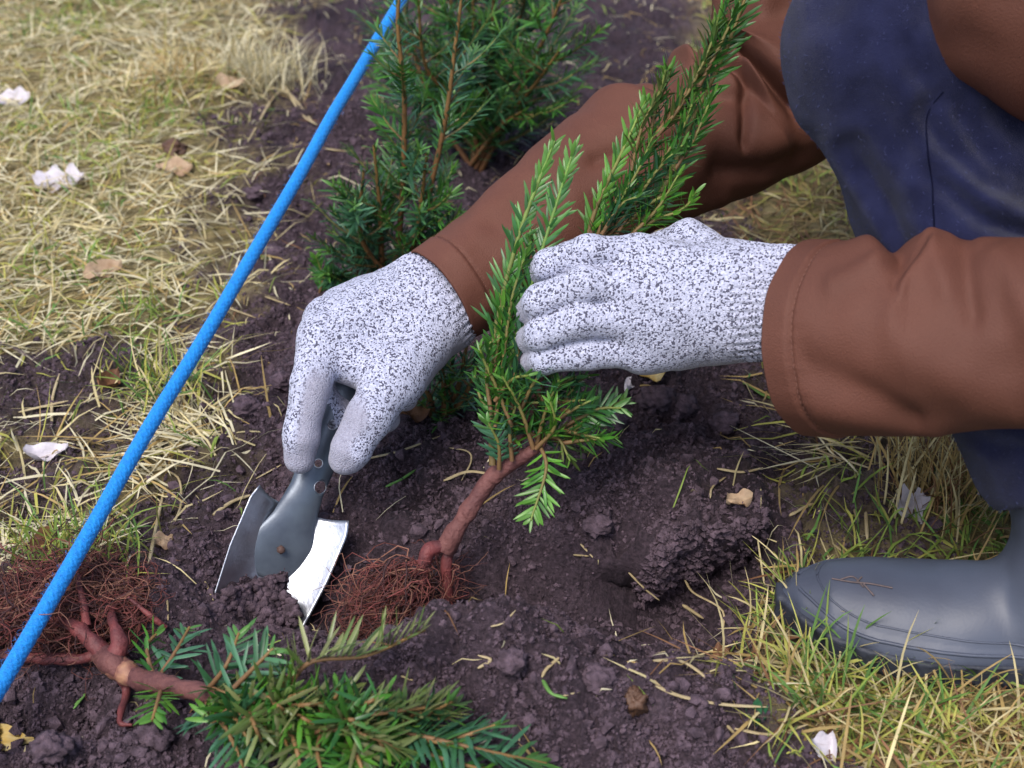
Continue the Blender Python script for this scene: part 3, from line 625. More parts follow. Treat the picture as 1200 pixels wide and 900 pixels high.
# bushy growth below the hand
r_ = RS(405); LOW = []
for k in range(22):
    x0, y0 = r_.uniform(585, 660), r_.uniform(450, 525); a = r_.uniform(-2.9, .3); l = r_.uniform(25, 60); t0 = .975+r_.uniform(0, .025)
    LOW.append(((x0, y0), (x0+.5*l*cos(a), y0+.5*l*sin(a)), (x0+l*cos(a)*1.1, max(y0+l*sin(a), 440)), t0, t0-r_.uniform(-.01, .02), ['mid', 'blue', 'dark', 'bright', 'mid'][k % 5]))
LOW += [((625, 526), (610, 480), (588, 440), .975, .955, 'mid'), ((628, 524), (640, 480), (655, 445), .98, .965, 'mid'), ((635, 515), (672, 500), (732, 468), .985, .99, 'dark'),
       ((632, 520), (640, 550), (622, 610), .978, .955, 'bright'), ((585, 550), (584, 520), (572, 495), .985, .97, 'blue'), ((600, 540), (598, 500), (610, 460), .98, .965, 'blue'),
       ((628, 526), (650, 500), (645, 470), .975, .955, 'bright'), ((615, 500), (640, 470), (690, 440), 1.0, 1.02, 'dark'), ((590, 500), (565, 470), (556, 440), .99, 1.0, 'dark'),
       ((640, 512), (655, 515), (668, 540), .98, .97, 'olive'), ((640, 512), (680, 510), (700, 515), .99, 1.0, 'olive'), ((610, 480), (625, 450), (640, 430), .97, .955, 'blue'),
       ((580, 470), (600, 445), (620, 440), .97, .955, 'mid'), ((660, 500), (700, 480), (728, 478), .985, .985, 'mid'), ((575, 480), (570, 440), (575, 400), .97, .965, 'mid')]
for k, (a_, b_, c_, t0, t1, pal) in enumerate(LOW):
    sprig(seed_t, pp(t0, t1, a_, b_, c_), .0017, .0007, .0155, pal, 100+k, density=560, ang=.95, mode='rank' if k in (24, 25, 35, 26) else 'spiral', flat=(1, .2, .3), start=.12)

# --- the yew lying in front
base = on_ground(140, 780)
lay_t = thing('uprooted_yew', base, 'uprooted yew lying on its side with a matted red root ball', 'seedling')
def gz(px, py, lift): return on_ground(px, py, lift)
tube_part('stem', [gz(118, 766, .022), gz(135, 780, .022), gz(152, 792, .022), gz(180, 800, .022), gz(240, 812, .024), gz(330, 830, .028), gz(420, 850, .03)], [.0070, .0078, .0072, .0066, .0054, .0040, .0028], M['stem'], lay_t, lump=.2, seed=12)
c_ = tube_part('cut_stub', [gz(116, 764, .0222), gz(126, 773, .0224), gz(150, 790, .0222), gz(160, 796, .022)], [.0050, .0082, .0082, .0060], mat('peeled_bark', (.33, .17, .10), .6, col2=(.16, .06, .05), vscale=110, bump=.001, bscale=300), lay_t, lump=.12, seed=13)
tube_part('root', [gz(132, 774, .022), gz(140, 755, .026), gz(134, 735, .028), gz(132, 715, .02), gz(150, 690, .01)], [.0062, .0058, .0034, .0022, .001], M['root'], lay_t, lump=.2, seed=14)
tube_part('root', [gz(126, 770, .022), gz(108, 752, .025), gz(92, 738, .026), gz(75, 728, .02), gz(40, 712, .012)], [.0062, .0060, .0054, .003, .0012], M['root'], lay_t, lump=.2, seed=15)
tube_part('root', [gz(118, 766, .02), gz(95, 772, .016), gz(65, 772, .013), gz(20, 770, .008), gz(-30, 764, .004)], [.0030, .0034, .0042, .0036, .002], M['root'], lay_t, lump=.2, seed=16)
tube_part('root', [gz(102, 735, .024), gz(98, 710, .03), gz(92, 680, .026), gz(88, 655, .018)], [.0030, .0026, .0020, .0012], M['root'], lay_t, lump=.2, seed=17)
tube_part('root', [gz(142, 792, .018), gz(148, 812, .01), gz(140, 845, .004), gz(155, 850, .003)], [.0034, .0026, .0018, .0010], M['root'], lay_t, lump=.2, seed=18)
tube_part('root', [gz(150, 700, .018), gz(180, 725, .014), gz(195, 735, .008)], [.0012, .0022, .0012], M['root'], lay_t, lump=.2, seed=19)
rb_c = gz(90, 715, .01)
def rb_o(r):
    a = r.uniform(0, 2*pi); q = r.rand()**.6; g = on_ground(84+q*95*cos(a), 712+q*55*sin(a)); g[2] += r.uniform(0, .028)*(1-q*.7); return g
V1, Q1, C1 = fibres(1500, rb_o, .07, 75, rb_c, 6.0, r0=.0006, wob=.6, flatz=.35, floor=fl)
V2, Q2, C2 = fibres(260, lambda r: on_ground(r.uniform(-60, 60), r.uniform(690, 765), r.uniform(0, .02)), .07, 76, gz(0, 720, .01), 5, r0=.0007, wob=.55, flatz=.35, floor=fl)
o = mk('fine_roots', np.concatenate([V1, V2]), [np.concatenate([Q1, Q2+len(V1)])], M['fine_root'], lay_t, attrs={'col': np.concatenate([C1, C2])}); o['kind'] = 'stuff'
LAY = [  # pixel path, lifts, palette, needle length, mode, droop
    ([(182, 800), (172, 760), (185, 740)], (.02, .03, .03), 'mid', .014, 'spiral', 0), ([(182, 800), (205, 765), (222, 735)], (.02, .03, .03), 'blue', .017, 'rank', 0),
    ([(190, 805), (184, 825), (178, 845)], (.02, .03, .03), 'bright', .016, 'rank', 0), ([(240, 812), (265, 780), (280, 742)], (.025, .04, .05), 'blue', .020, 'rank', .2),
    ([(265, 815), (300, 780), (320, 760)], (.03, .05, .055), 'blue', .022, 'rank', .2), ([(260, 815), (300, 830), (345, 838)], (.03, .045, .045), 'mid', .018, 'spiral', 0),
    ([(300, 825), (330, 800), (340, 790)], (.03, .045, .05), 'bright', .016, 'spiral', 0), ([(330, 830), (360, 778), (430, 768), (498, 738)], (.03, .05, .045, .055), 'pale', .022, 'rank', -1.1),
    ([(300, 828), (310, 850), (320, 880)], (.03, .04, .03), 'dark', .021, 'rank', 0), ([(240, 820), (262, 850), (280, 885), (285, 905)], (.02, .03, .03, .03), 'blue', .022, 'rank', 0),
    ([(380, 845), (430, 838), (490, 830), (535, 826)], (.035, .045, .045, .04), 'olive', .018, 'rank', -.7), ([(350, 870), (380, 855), (430, 862), (470, 880)], (.03, .05, .055, .05), 'pale', .024, 'rank', -.8),
    ([(420, 850), (490, 862), (560, 878), (640, 895)], (.03, .045, .04, .03), 'blue', .024, 'rank', 0), ([(440, 870), (470, 850), (500, 838), (530, 822)], (.03, .045, .045, .045), 'dark', .020, 'spiral', 0),
    ([(330, 840), (345, 870), (352, 900), (355, 930)], (.03, .05, .05, .04), 'pale', .022, 'rank', -.5), ([(400, 860), (420, 890), (430, 925)], (.03, .05, .04), 'bright', .018, 'spiral', 0),
    ([(470, 870), (520, 890), (580, 905)], (.03, .04, .03), 'mid', .022, 'rank', 0), ([(500, 870), (545, 862), (580, 850)], (.03, .04, .035), 'blue', .022, 'rank', 0),
    ([(280, 820), (250, 845), (240, 830)], (.03, .035, .03), 'bright', .014, 'spiral', 0), ([(310, 830), (345, 815), (372, 806)], (.03, .05, .05), 'bright', .018, 'spiral', 0),
    ([(350, 840), (390, 820), (395, 805)], (.03, .05, .05), 'mid', .018, 'spiral', 0), ([(270, 820), (310, 815), (335, 842)], (.03, .05, .04), 'mid', .022, 'rank', 0), ([(380, 850), (372, 880), (380, 915)], (.03, .05, .05), 'mid', .022, 'rank', 0)]
r_ = RS(404)
for k in range(34):
    x0 = r_.uniform(235, 470); y0 = 812+(x0-235)*.17+r_.normal(0, 6); a = r_.uniform(-.9, 1.3); l = r_.uniform(35, 85)
    LAY.append(([(x0, y0), (x0+l*.5*cos(a), y0+l*.35*sin(a)+4), (x0+l*cos(a), y0+l*.7*sin(a)+8)], (.022, .03+.025*r_.rand(), .02+.025*r_.rand()), ['mid', 'bright', 'pale', 'dark', 'olive', 'pale', 'mid'][k % 7], r_.uniform(.017, .023), 'rank' if k % 3 else 'spiral', r_.uniform(-.8, .3)))
for k, (pts, lf, pal, nl, mode, dr) in enumerate(LAY):
    sprig(lay_t, [gz(x, y, l) for (x, y), l in zip(pts, lf)], .0018, .0009, nl, pal, 200+k, density=520, ang=1.05, mode=mode, flat=nrm(np.cross(gz(*pts[-1], .03)-gz(*pts[0], .03), [0, .25, 1])), droop=dr, start=.06, woodcol=(.19, .10, .05), tipcol=(.22, .13, .04), tip_bright=pal not in ('pale', 'olive'), nwid=.0028)

# ------------------------------------------------------------------ the person
person = thing('person', G(1260, 760), 'person crouching in brown jacket, navy trousers, speckled gloves and rubber boots, planting a seedling', 'person')
glove_sets = {}
def glove(name, palm, fingers, wrist, kpalm, kf, cuff, cuffr, label, palmdir, h=.0019, palm_coat=.15, reach=-.03):
    pts = [c[0] for c in palm]+[c[1] for c in palm]+[c[0] for c in wrist]+[c[1] for c in wrist]
    for j, rr, pv in fingers: pts += list(j)
    pts = np.array(pts); lo = pts.min(0)-.05; hi = pts.max(0)+.05
    def finger(p, j, rr):
        d = None
        for k in range(len(j)-1):
            c = cap(p, j[k], j[k+1], rr[k], rr[k+1]); d = c if d is None else smin(d, c, .004)
        return d
    def pal_f(p):
        d = None
        for a, b, ra, rb in palm+wrist:
            c = cap(p, a, b, ra, rb); d = c if d is None else smin(d, c, kpalm)
        return d
    def fn(p):
        d0 = pal_f(p); out = None
        for j, rr, pv in fingers:
            c = smin(d0, finger(p, j, rr), kf); out = c if out is None else smin(out, c, .0016)
        return out
    V, Q, N = surface(fn, lo, hi, h)
    # knit wrinkles and the ribbed cuff
    a, b = cuff; ax = nrm(b-a); s = (V-a)@ax; m = sstep(-.004, .012, s)
    e1 = nrm(np.cross(ax, FWD)); e2 = np.cross(ax, e1); rad = V-a-s[:, None]*ax; th = np.arctan2(rad@e2, rad@e1)
    V = V+N*(m*(.0011*np.cos(th*38)))[:, None]+N*(.0007*noise(V, 60, 51)+.0004*noise(V, 140, 52))[:, None]
    D = np.stack([finger(V, j, rr) for j, rr, pv in fingers]+[pal_f(V)+.004]); who = D.argmin(0)
    coat = sstep(palm_coat-.2, palm_coat+.2, N@palmdir)*(who == len(fingers))*(1-m)
    for k, (j, rr, pv) in enumerate(fingers):
        tip = np.linalg.norm(V-j[-1], axis=1); c = np.maximum(sstep(-.05, .4, N@pv), sstep(.013, .004, tip-rr[-1]*.6)*.9)
        coat = np.where(who == k, c*sstep(reach, reach+.022, np.linalg.norm(V-j[0], axis=1)), coat)
    o = mk('glove', V, [Q], M['glove'], person, attrs={'coat': coat}); o['label'] = label
    return o
# the hand around the seedling: back of the hand to the viewer, thumb behind
def J(*l): return [P(*q) for q in l]
palmL = [(P(868, 340, .948), P(748, 300, .953), .021, .0150), (P(868, 350, .946), P(738, 336, .945), .021, .0155), (P(868, 360, .946), P(738, 374, .948), .021, .0150), (P(868, 372, .950), P(748, 410, .958), .021, .0145),
         (P(850, 318, .960), P(808, 284, .975), .018, .0150), (P(845, 395, .965), P(760, 408, .970), .016, .015)]
fingL = [(J((748, 300, .953), (690, 296, .948), (644, 311, .962), (631, 318, .975)), (.0135, .0122, .0112, .0098), nrm(FWD-.25*UPV)),
         (J((738, 336, .945), (684, 334, .940), (634, 354, .952), (620, 363, .966)), (.0135, .0124, .0115, .0100), nrm(FWD-.35*UPV)),
         (J((738, 374, .948), (682, 375, .942), (634, 391, .954), (620, 398, .967)), (.0130, .0120, .0112, .0098), nrm(FWD-.30*UPV)),
         (J((748, 410, .958), (690, 413, .953), (640, 420, .962), (626, 423, .972)), (.0125, .0112, .0104, .0092), nrm(FWD-.75*UPV)),
         (J((808, 284, .975), (752, 300, 1.0), (705, 322, 1.005), (690, 332, 1.002)), (.0145, .0128, .0115, .010), nrm(FWD*.4-UPV))]
wristL = [(P(866, 333, .946), P(945, 334, .925), .0270, .0240), (P(866, 372, .948), P(945, 374, .927), .0270, .0245)]
glove('glove', palmL, fingL, wristL, .014, .0055, (P(868, 352, .947), P(940, 354, .926)), .034, 'speckled grey knit glove closed around the seedling', nrm(FWD-.55*UPV))
# the hand on the trowel: thumb towards the viewer, index finger along the handle
palmR = [(P(505, 352, 1.068), P(378, 398, 1.030), .024, .0170), (P(503, 346, 1.075), P(385, 376, 1.050), .024, .0165), (P(503, 343, 1.082), P(402, 362, 1.072), .023, .016), (P(503, 343, 1.088), P(424, 352, 1.092), .022, .015),
         (P(512, 380, 1.060), P(462, 445, 1.020), .023, .0190), (P(462, 440, 1.025), P(392, 418, 1.028), .017, .016), (P(470, 410, 1.05), P(410, 400, 1.045), .018, .018)]
fingR = [(J((378, 398, 1.030), (364, 452, 1.005), (353, 512, 1.005), (351, 537, 1.010)), (.0165, .0140, .0125, .0112), nrm(RIGHT*.9-.30*FWD-.15*UPV)),
         (J((462, 440, 1.022), (432, 490, 1.000), (412, 526, .998), (405, 537, 1.000)), (.0190, .0160, .0142, .0120), nrm(-RIGHT*.9-.15*UPV-.25*FWD)),
         (J((385, 376, 1.050), (376, 440, 1.055), (405, 492, 1.050), (432, 506, 1.035)), (.0160, .0135, .012, .0105), nrm(RIGHT+.2*UPV)),
         (J((402, 362, 1.072), (398, 430, 1.085), (425, 480, 1.070), (452, 490, 1.048)), (.0150, .0130, .0115, .0105), nrm(RIGHT+.2*UPV)),
         (J((424, 352, 1.092), (425, 415, 1.105), (450, 462, 1.085), (474, 466, 1.062)), (.0140, .0120, .0110, .0105), nrm(RIGHT+.2*UPV))]
wristR = [(P(502, 340, 1.075), P(560, 297, 1.09), .0240, .0220), (P(520, 370, 1.072), P(580, 322, 1.09), .0240, .0220)]
glove('glove', palmR, fingR, wristR, .016, .009, (P(498, 362, 1.072), P(560, 315, 1.09)), .034, 'speckled grey knit glove pinching the trowel handle', nrm(FWD*.6-.8*UPV+.2*RIGHT), reach=.030)

# --- jacket: body, two sleeves
def fnoise(amp, f, seed): return lambda p: amp*noise(p, f, seed)
chest = np.array([.34, 1.0, .60]); hip = np.array([.74, .95, .40]); lsh = np.array([.40, .82, .62]); rsh = np.array([.21, 1.20, .60])
def jacket_f(p):
    d = cap(p, chest, hip, .165, .19); d = smin(d, cap(p, lsh, rsh, .085, .085), .06)
    d = smin(d, cap(p, P(1280, -78, .85), P(1520, 40, .90), .118, .13), .05)
    return d+.008*noise(p*[1.6, 1, .7], 13, 61)+.004*noise(p, 30, 62)
V, Q, N = surface(jacket_f, (.0, .5, .15), (1.1, 1.45, .85), .009, relax=3)
jacket = mk('jacket', V, [Q], M['jacket'], person)
pathR = [P(518, 346, 1.072), P(560, 318, 1.082), P(630, 268, 1.10), P(715, 212, 1.125), P(800, 170, 1.145), P(870, 140, 1.15), P(925, 90, 1.15), P(925, -20, 1.16), P(915, -160, 1.165), rsh]
radR = [.0385, .0405, .045, .052, .059, .064, .066, .066, .068, .075]
foldR = ridges([(.335, 2.0, .41, .9, .10, -.006), (.44, .2, .52, 1.3, .10, -.008), (.50, -.3, .58, .6, .10, -.008), (.30, .3, .40, -.2, .13, -.004), (.355, 2.0, .40, .3, .22, .010), (.425, 2.3, .455, .6, .15, -.013), (.48, 2.3, .50, .9, .18, .016), (.53, 1.9, .565, .2, .15, -.014), (.575, .2, .60, 1.6, .2, .010), (.61, -.3, .59, 1.2, .13, -.024), (.64, .2, .68, 1.5, .3, .010),
                (.38, .2, .56, -.5, .30, .009), (.42, .5, .56, .05, .16, -.008), (.44, -.6, .58, -.9, .2, -.008), (.16, .5, .34, .2, .30, -.005), (.25, -.9, .45, -1.3, .3, .006), (.72, 0, .70, 1.6, .25, -.010), (.20, 1.4, .32, 1.2, .3, .004), (.75, .4, .66, .9, .16, .008)], 11.0)
def dispR(S, TH, pos):
    n = .006*noise(pos, 17, 71)*sstep(.05, .3, S)+.0016*noise(pos, 50, 72)
    hem = -.0012*np.exp(-((S-.072)/.0035)**2)+.0010*sstep(.07, .06, S)+.0004*noise(np.stack([TH*14, S*8], -1), 1.0, 3)*np.exp(-((S-.072)/.02)**2)
    return n+foldR(S, TH, pos)+hem
V, Q, frR = sweep(pathR, radR, 150, 420, -FWD, dispR, lip=.07)
sl = mk('sleeve', V, [Q], M['jacket'], jacket); sl['label'] = 'brown jacket sleeve reaching down to the trowel'
pathL = [P(956, 397, .902), P(1010, 397, .880), P(1090, 395, .862), P(1200, 391, .835), P(1310, 392, .805), P(1400, 390, .79), P(1440, 300, .80), P(1440, 120, .82), lsh]
radL = [.0615, .0605, .0575, .0560, .056, .060, .064, .068, .078]
foldL = ridges([(.175, 1.8, .215, 1.0, .30, -.0085), (.225, 1.9, .28, 1.3, .34, .0045), (.12, 1.9, .18, 1.0, .32, .0040), (.125, .55, .20, .95, .15, .0026), (.26, 1.3, .30, .5, .20, .0036), (.305, 1.5, .335, .2, .18, -.0042),
                (.22, .1, .38, -.9, .38, .0055), (.10, -.3, .24, -.95, .22, -.0042), (.10, -.8, .26, -1.3, .26, .0035), (.16, .2, .24, -.3, .4, .0035), (.36, .9, .42, .1, .25, .004), (.215, .55, .26, 1.1, .13, -.0022), (.235, .5, .275, 1.05, .13, .0022)], 13.0)
def dispL(S, TH, pos):
    n = .003*noise(pos, 16, 81)*sstep(.06, .2, S)+.0012*noise(pos, 48, 82)
    hem = -.0014*np.exp(-((S-.078)/.0032)**2)+.0012*sstep(.076, .066, S)+.0005*noise(np.stack([TH*16, S*8], -1), 1.0, 5)*np.exp(-((S-.078)/.02)**2)
    return n+foldL(S, TH, pos)+hem
V, Q, frL = sweep(pathL, radL, 170, 460, -FWD, dispL, lip=.05)
sl = mk('sleeve', V, [Q], M['jacket'], jacket); sl['label'] = 'brown jacket sleeve of the arm holding the seedling'
# stitches along the hems
def stitches(fr, s, disp, n, r):
    C, T, A, B, R = fr; k = int(s*(len(C)-1)); ths = np.arange(n)*2*pi/n; pa = []
    for t in ths:
        q = []
        for dt in (-.3, 0, .3):
            a = t+dt*2*pi/n; nn = A[k]*cos(a)+B[k]*sin(a); pos = C[k]+nn*R[k]
            d = float(disp(np.array([[s]]), np.array([[a % (2*pi)]]), pos[None, None])[0, 0]); q.append(pos+nn*(d+.0002*(dt == 0)-.0002*(dt != 0)))
        pa.append(q)
    return tubes(np.array(pa), np.full((n, 3), r), 5)
for fr, s, dsp in ((frR, .074, dispR), (frL, .080, dispL)):
    V, Q = stitches(fr, s, dsp, 95, .00045); o = mk('stitching', V, [Q], M['stitch'], jacket); o['kind'] = 'stuff'

# --- trousers
kneeL = P(1044, 55, .905); hipL = np.array([.68, .93, .33]); ankL = np.array([.349, .748, .140])
kneeR = np.array([.56, 1.10, .075]); hipR = np.array([.72, 1.05, .32]); ankR = np.array([.93, 1.12, .08])
def trous_f(p):
    a = cap(p, kneeL, P(1112, 240, .925), .0590, .0590); a = smin(a, cap(p, P(1112, 240, .925), ankL, .0590, .0565), .02)
    th = cap(p, kneeL, hipL, .062, .088); a = smin(a, th, .028)
    b = smin(cap(p, kneeR, hipR, .07, .09), cap(p, kneeR, ankR, .062, .052), .02)
    d = smin(a, b, .01); d = smin(d, cap(p, hipL, hipR, .10, .10), .05)
    ax = nrm(ankL-P(1112, 240, .925)); cut = (p-ankL)@ax-.022-.006*noise(p, 22, 66)     # hem ends over the boot shaft
    d = np.where(np.linalg.norm(p-ankL, axis=-1) < .14, np.maximum(d, cut), d)
    return d
CREASE = [([(1085, 130), (1105, 170), (1150, 212), (1215, 240)], 11, .0080), ([(1125, 150), (1165, 195), (1220, 220)], 12, .0060), ([(1000, 175), (1040, 240), (1068, 310)], 13, .0075), ([(948, 165), (990, 240), (1030, 300)], 10, .0035), ([(1095, 205), (1150, 255), (1215, 278)], 12, .0070), ([(1060, 60), (1085, 100), (1120, 130)], 14, .0040), ([(1130, 500), (1170, 525), (1230, 530)], 10, .003)]
def trous_fine(p):
    rel = p-CAMP; t = rel@FWD; px = 600+FPX*(rel[:, 0]/t); py = 450-FPX*((rel@UPV)/t); f = .0045*noise(p*[1, 1, 1.6], 15, 63)+.0022*noise(p, 38, 64)
    for pts, w, dep in CREASE:
        pts = np.array(pts, float); dm = np.full(len(p), 1e9)
        for a, b in zip(pts[:-1], pts[1:]):
            h = np.clip(((px-a[0])*(b-a)[0]+(py-a[1])*(b-a)[1])/((b-a)@(b-a)), 0, 1); dm = np.minimum(dm, np.hypot(px-a[0]-h*(b-a)[0], py-a[1]-h*(b-a)[1]))
        end = sstep(0, 30, np.hypot(px-pts[0][0], py-pts[0][1]))
        f = f+dep*(np.exp(-(dm/w)**2)-.45*np.exp(-((dm-2*w)/(1.3*w))**2))*(.35+.65*end)*sstep(.94, .90, t)
    return trous_f(p)+f
V, Q, N = surface(trous_f, (.10, .68, -.02), (1.05, 1.25, .52), .0042, relax=1)
for _ in range(3):
    e = 2e-3; g = nrm(np.stack([trous_fine(V+e*np.eye(3)[k])-trous_fine(V-e*np.eye(3)[k]) for k in range(3)], -1)); V = V-N*(np.clip(trous_fine(V), -.004, .004)*.7)[:, None]
trous = mk('trousers', V, [Q], M['trousers'], person)
r = RS(91); n = 15000; k = r.randint(0, len(V), n); nn = nrm(N[k]+r.normal(0, .5, (n, 3))); p0 = V[k]+r.normal(0, .0015, (n, 3))*0-N[k]*.0003; sd_ = nrm(np.cross(nn, r.normal(0, 1, (n, 3))))
p1 = p0+nn*.0011; p2 = p1+nn*.0006+sd_*.0011; FV, FQ = tubes(np.stack([p0, p1, p2], 1), np.full((n, 3), .00013), 3)
o = mk('fuzz', FV, [FQ], mat('navy_lint', (.075, .085, .19), 1.0, spec=.05), trous); o['kind'] = 'stuff'
sm = [P(x, y, t) for x, y, t in ((1112, 110, .84), (1092, 140, .845), (1088, 180, .85), (1092, 220, .86), (1098, 290, .872), (1110, 340, .88))]
C = catmull(sm, 60)
for _ in range(6):
    e = 1e-3; g = np.stack([trous_f(C+e*np.eye(3)[k])-trous_f(C-e*np.eye(3)[k]) for k in range(3)], -1); C = C-nrm(g)*trous_fine(C)[:, None]*.8
V, Q = tubes(C[None], np.full((1, 60), .0006), 6); mk('seam', V, [Q], mat('navy_seam', (.006, .007, .02), 1.0, spec=.02), trous)

# --- boots
TOE = np.array([.184, .742]); HEEL = np.array([.476, .707]); fa = nrm(HEEL-TOE); fb = np.array([-fa[1], fa[0]])
def boot_parts(p):
    q = p[..., :2]-TOE; u = q@fa; w = q@fb; z = p[..., 2]
    wc = np.interp(u, [0, .08, .18, .29], [.010, .003, 0, 0])           # inward curve of the foot
    W = np.interp(u, [.0, .012, .03, .06, .10, .15, .20, .25, .275, .292], [.006, .024, .036, .0455, .050, .044, .0385, .038, .032, .004])
    H = np.interp(u, [.0, .010, .03, .06, .10, .14, .18, .24, .275, .292], [.016, .028, .038, .043, .045, .053, .078, .088, .08, .05])
    m = 2.05; k = ((np.abs(w-wc)/W)**m+(np.maximum(z-.004, 0)/(H-.004))**m)**(1/m)
    foot = (k-1)*np.minimum(W, H)*.9
    foot = np.maximum(foot, np.maximum(-u, u-.292)*1.0)
    return u, w-wc, W, z, foot
shaft = [np.array([.386, .722, .066]), np.array([.369, .735, .115]), np.array([.357, .748, .150]), np.array([.353, .750, .168])]
def boot_f(p):
    u, w, W, z, foot = boot_parts(p)
    sh = smin(smin(cap(p, shaft[0], shaft[1], .050, .0475), cap(p, shaft[1], shaft[2], .047, .0455), .01), cap(p, shaft[2], shaft[3], .0455, .045), .01)
    d = smin(foot, sh, .035)
    d = np.maximum(d, .012-z)
    # moulded band above the sole and faint creases at the ankle
    d = d-.0013*sstep(.0245, .0225, z-.10*np.maximum(.03-u, 0))
    return d+.0008*noise(p, 40, 91)-.0018*np.sin((u-.16)*150+z*60)*np.exp(-(((u-.17)/.035)**2+((z-.075)/.04)**2))*.6
V, Q, N = surface(boot_f, (.14, .62, -.01), (.51, .86, .24), .0032, relax=3)
boot = mk('boot', V, [Q], M['boot'], person); boot['label'] = 'grey rubber boot planted at the grass edge'
def sole_f(p):
    u, w, W, z, foot = boot_parts(p)
    k = (np.abs(w)/(W+.0032)-1)*(W+.003); k = np.maximum(k, np.maximum(-u-.004, u-.295))
    lug = .0022*(np.sin(u*330) > .2)*sstep(.016, .010, z)
    top = .0150+.004*sstep(.05, .0, u)
    return np.maximum(np.maximum(k+lug, z-top), -.004-z)
V, Q, N = surface(sole_f, (.14, .62, -.016), (.51, .84, .05), .0030, relax=2)
mk('sole', V, [Q], M['sole'], boot)
for zz, rr in ((.0215, .0013), (.0285, .0008)):            # moulded trim lines round the foot
    u_ = np.linspace(.0015, .285, 90); Wl = np.interp(u_, [.0, .012, .03, .06, .10, .15, .20, .25, .285], [.012, .026, .038, .048, .052, .046, .041, .040, .03])
    for sg in (-1, 1):
        q = TOE+fa*u_[:, None]+fb*(np.interp(u_, [0, .08, .18, .29], [.010, .003, 0, 0])+sg*Wl)[:, None]; C = np.concatenate([q, np.full((90, 1), zz)+.006*sstep(.05, 0, u_)[:, None]], 1)
        for _ in range(12):
            e = 1e-3; g = np.stack([boot_f(C+e*np.eye(3)[k])-boot_f(C-e*np.eye(3)[k]) for k in range(2)], -1); C[:, :2] -= nrm(g)*boot_f(C)[:, None]*.6
        V, Q = tubes(C[None], np.full((1, 90), rr), 6); mk('trim_line', V, [Q], M['boot'], boot)
b2 = bpy.data.objects.new('boot', boot.data); link(b2); b2.parent = person; b2['label'] = 'grey rubber boot of the kneeling leg behind'
b2.location = (.62, .395, .0); 
s2 = link(bpy.data.objects.new('sole', bpy.data.objects['sole'].data)); s2.parent = b2

# --- head and neck
neck0 = np.array([.27, 1.0, .70]); headc = np.array([.18, 1.0, .84])
def head_f(p):
    d = cap(p, neck0, headc-[0, 0, .03], .058, .055)
    q = (p-headc)/np.array([.095, .076, .115]); d = smin(d, (np.linalg.norm(q, axis=-1)-1)*.08, .03)
    d = smin(d, cap(p, headc+[-.09, 0, -.01], headc+[-.108, 0, -.035], .010, .016), .012)          # nose
    for s in (-1, 1):
        d = smin(d, cap(p, headc+[.01, s*.075, .01], headc+[.005, s*.078, -.03], .012, .008), .008)  # ears
        d = -smin(-d, np.linalg.norm(p-(headc+np.array([-.092, s*.032, .004])), axis=-1)-.014, .012)   # eye sockets
        d = smin(d, np.linalg.norm(p-(headc+np.array([-.078, s*.032, .002])), axis=-1)-.013, .003)
    d = -smin(-d, cap(p, headc+[-.095, -.022, -.062], headc+[-.095, .022, -.062], .004, .004), .006)
    return d
V, Q, N = surface(head_f, headc-[.16, .12, .2], headc+[.16, .12, .16], .006)
body = mk('head', V, [Q], M['skin'], person)
def hair_f(p):
    q = (p-headc-[.014, 0, .012])/np.array([.098, .085, .118]); d = (np.linalg.norm(q, axis=-1)-1)*.09
    return np.maximum(d, -(p[..., 0]-headc[0]+.055+.6*(p[..., 2]-headc[2]-.03)*-1))+.004*noise(p, 40, 95)
V, Q, N = surface(hair_f, headc-[.16, .13, .17], headc+[.17, .13, .17], .006)
mk('hair', V, [Q], M['hair'], body)

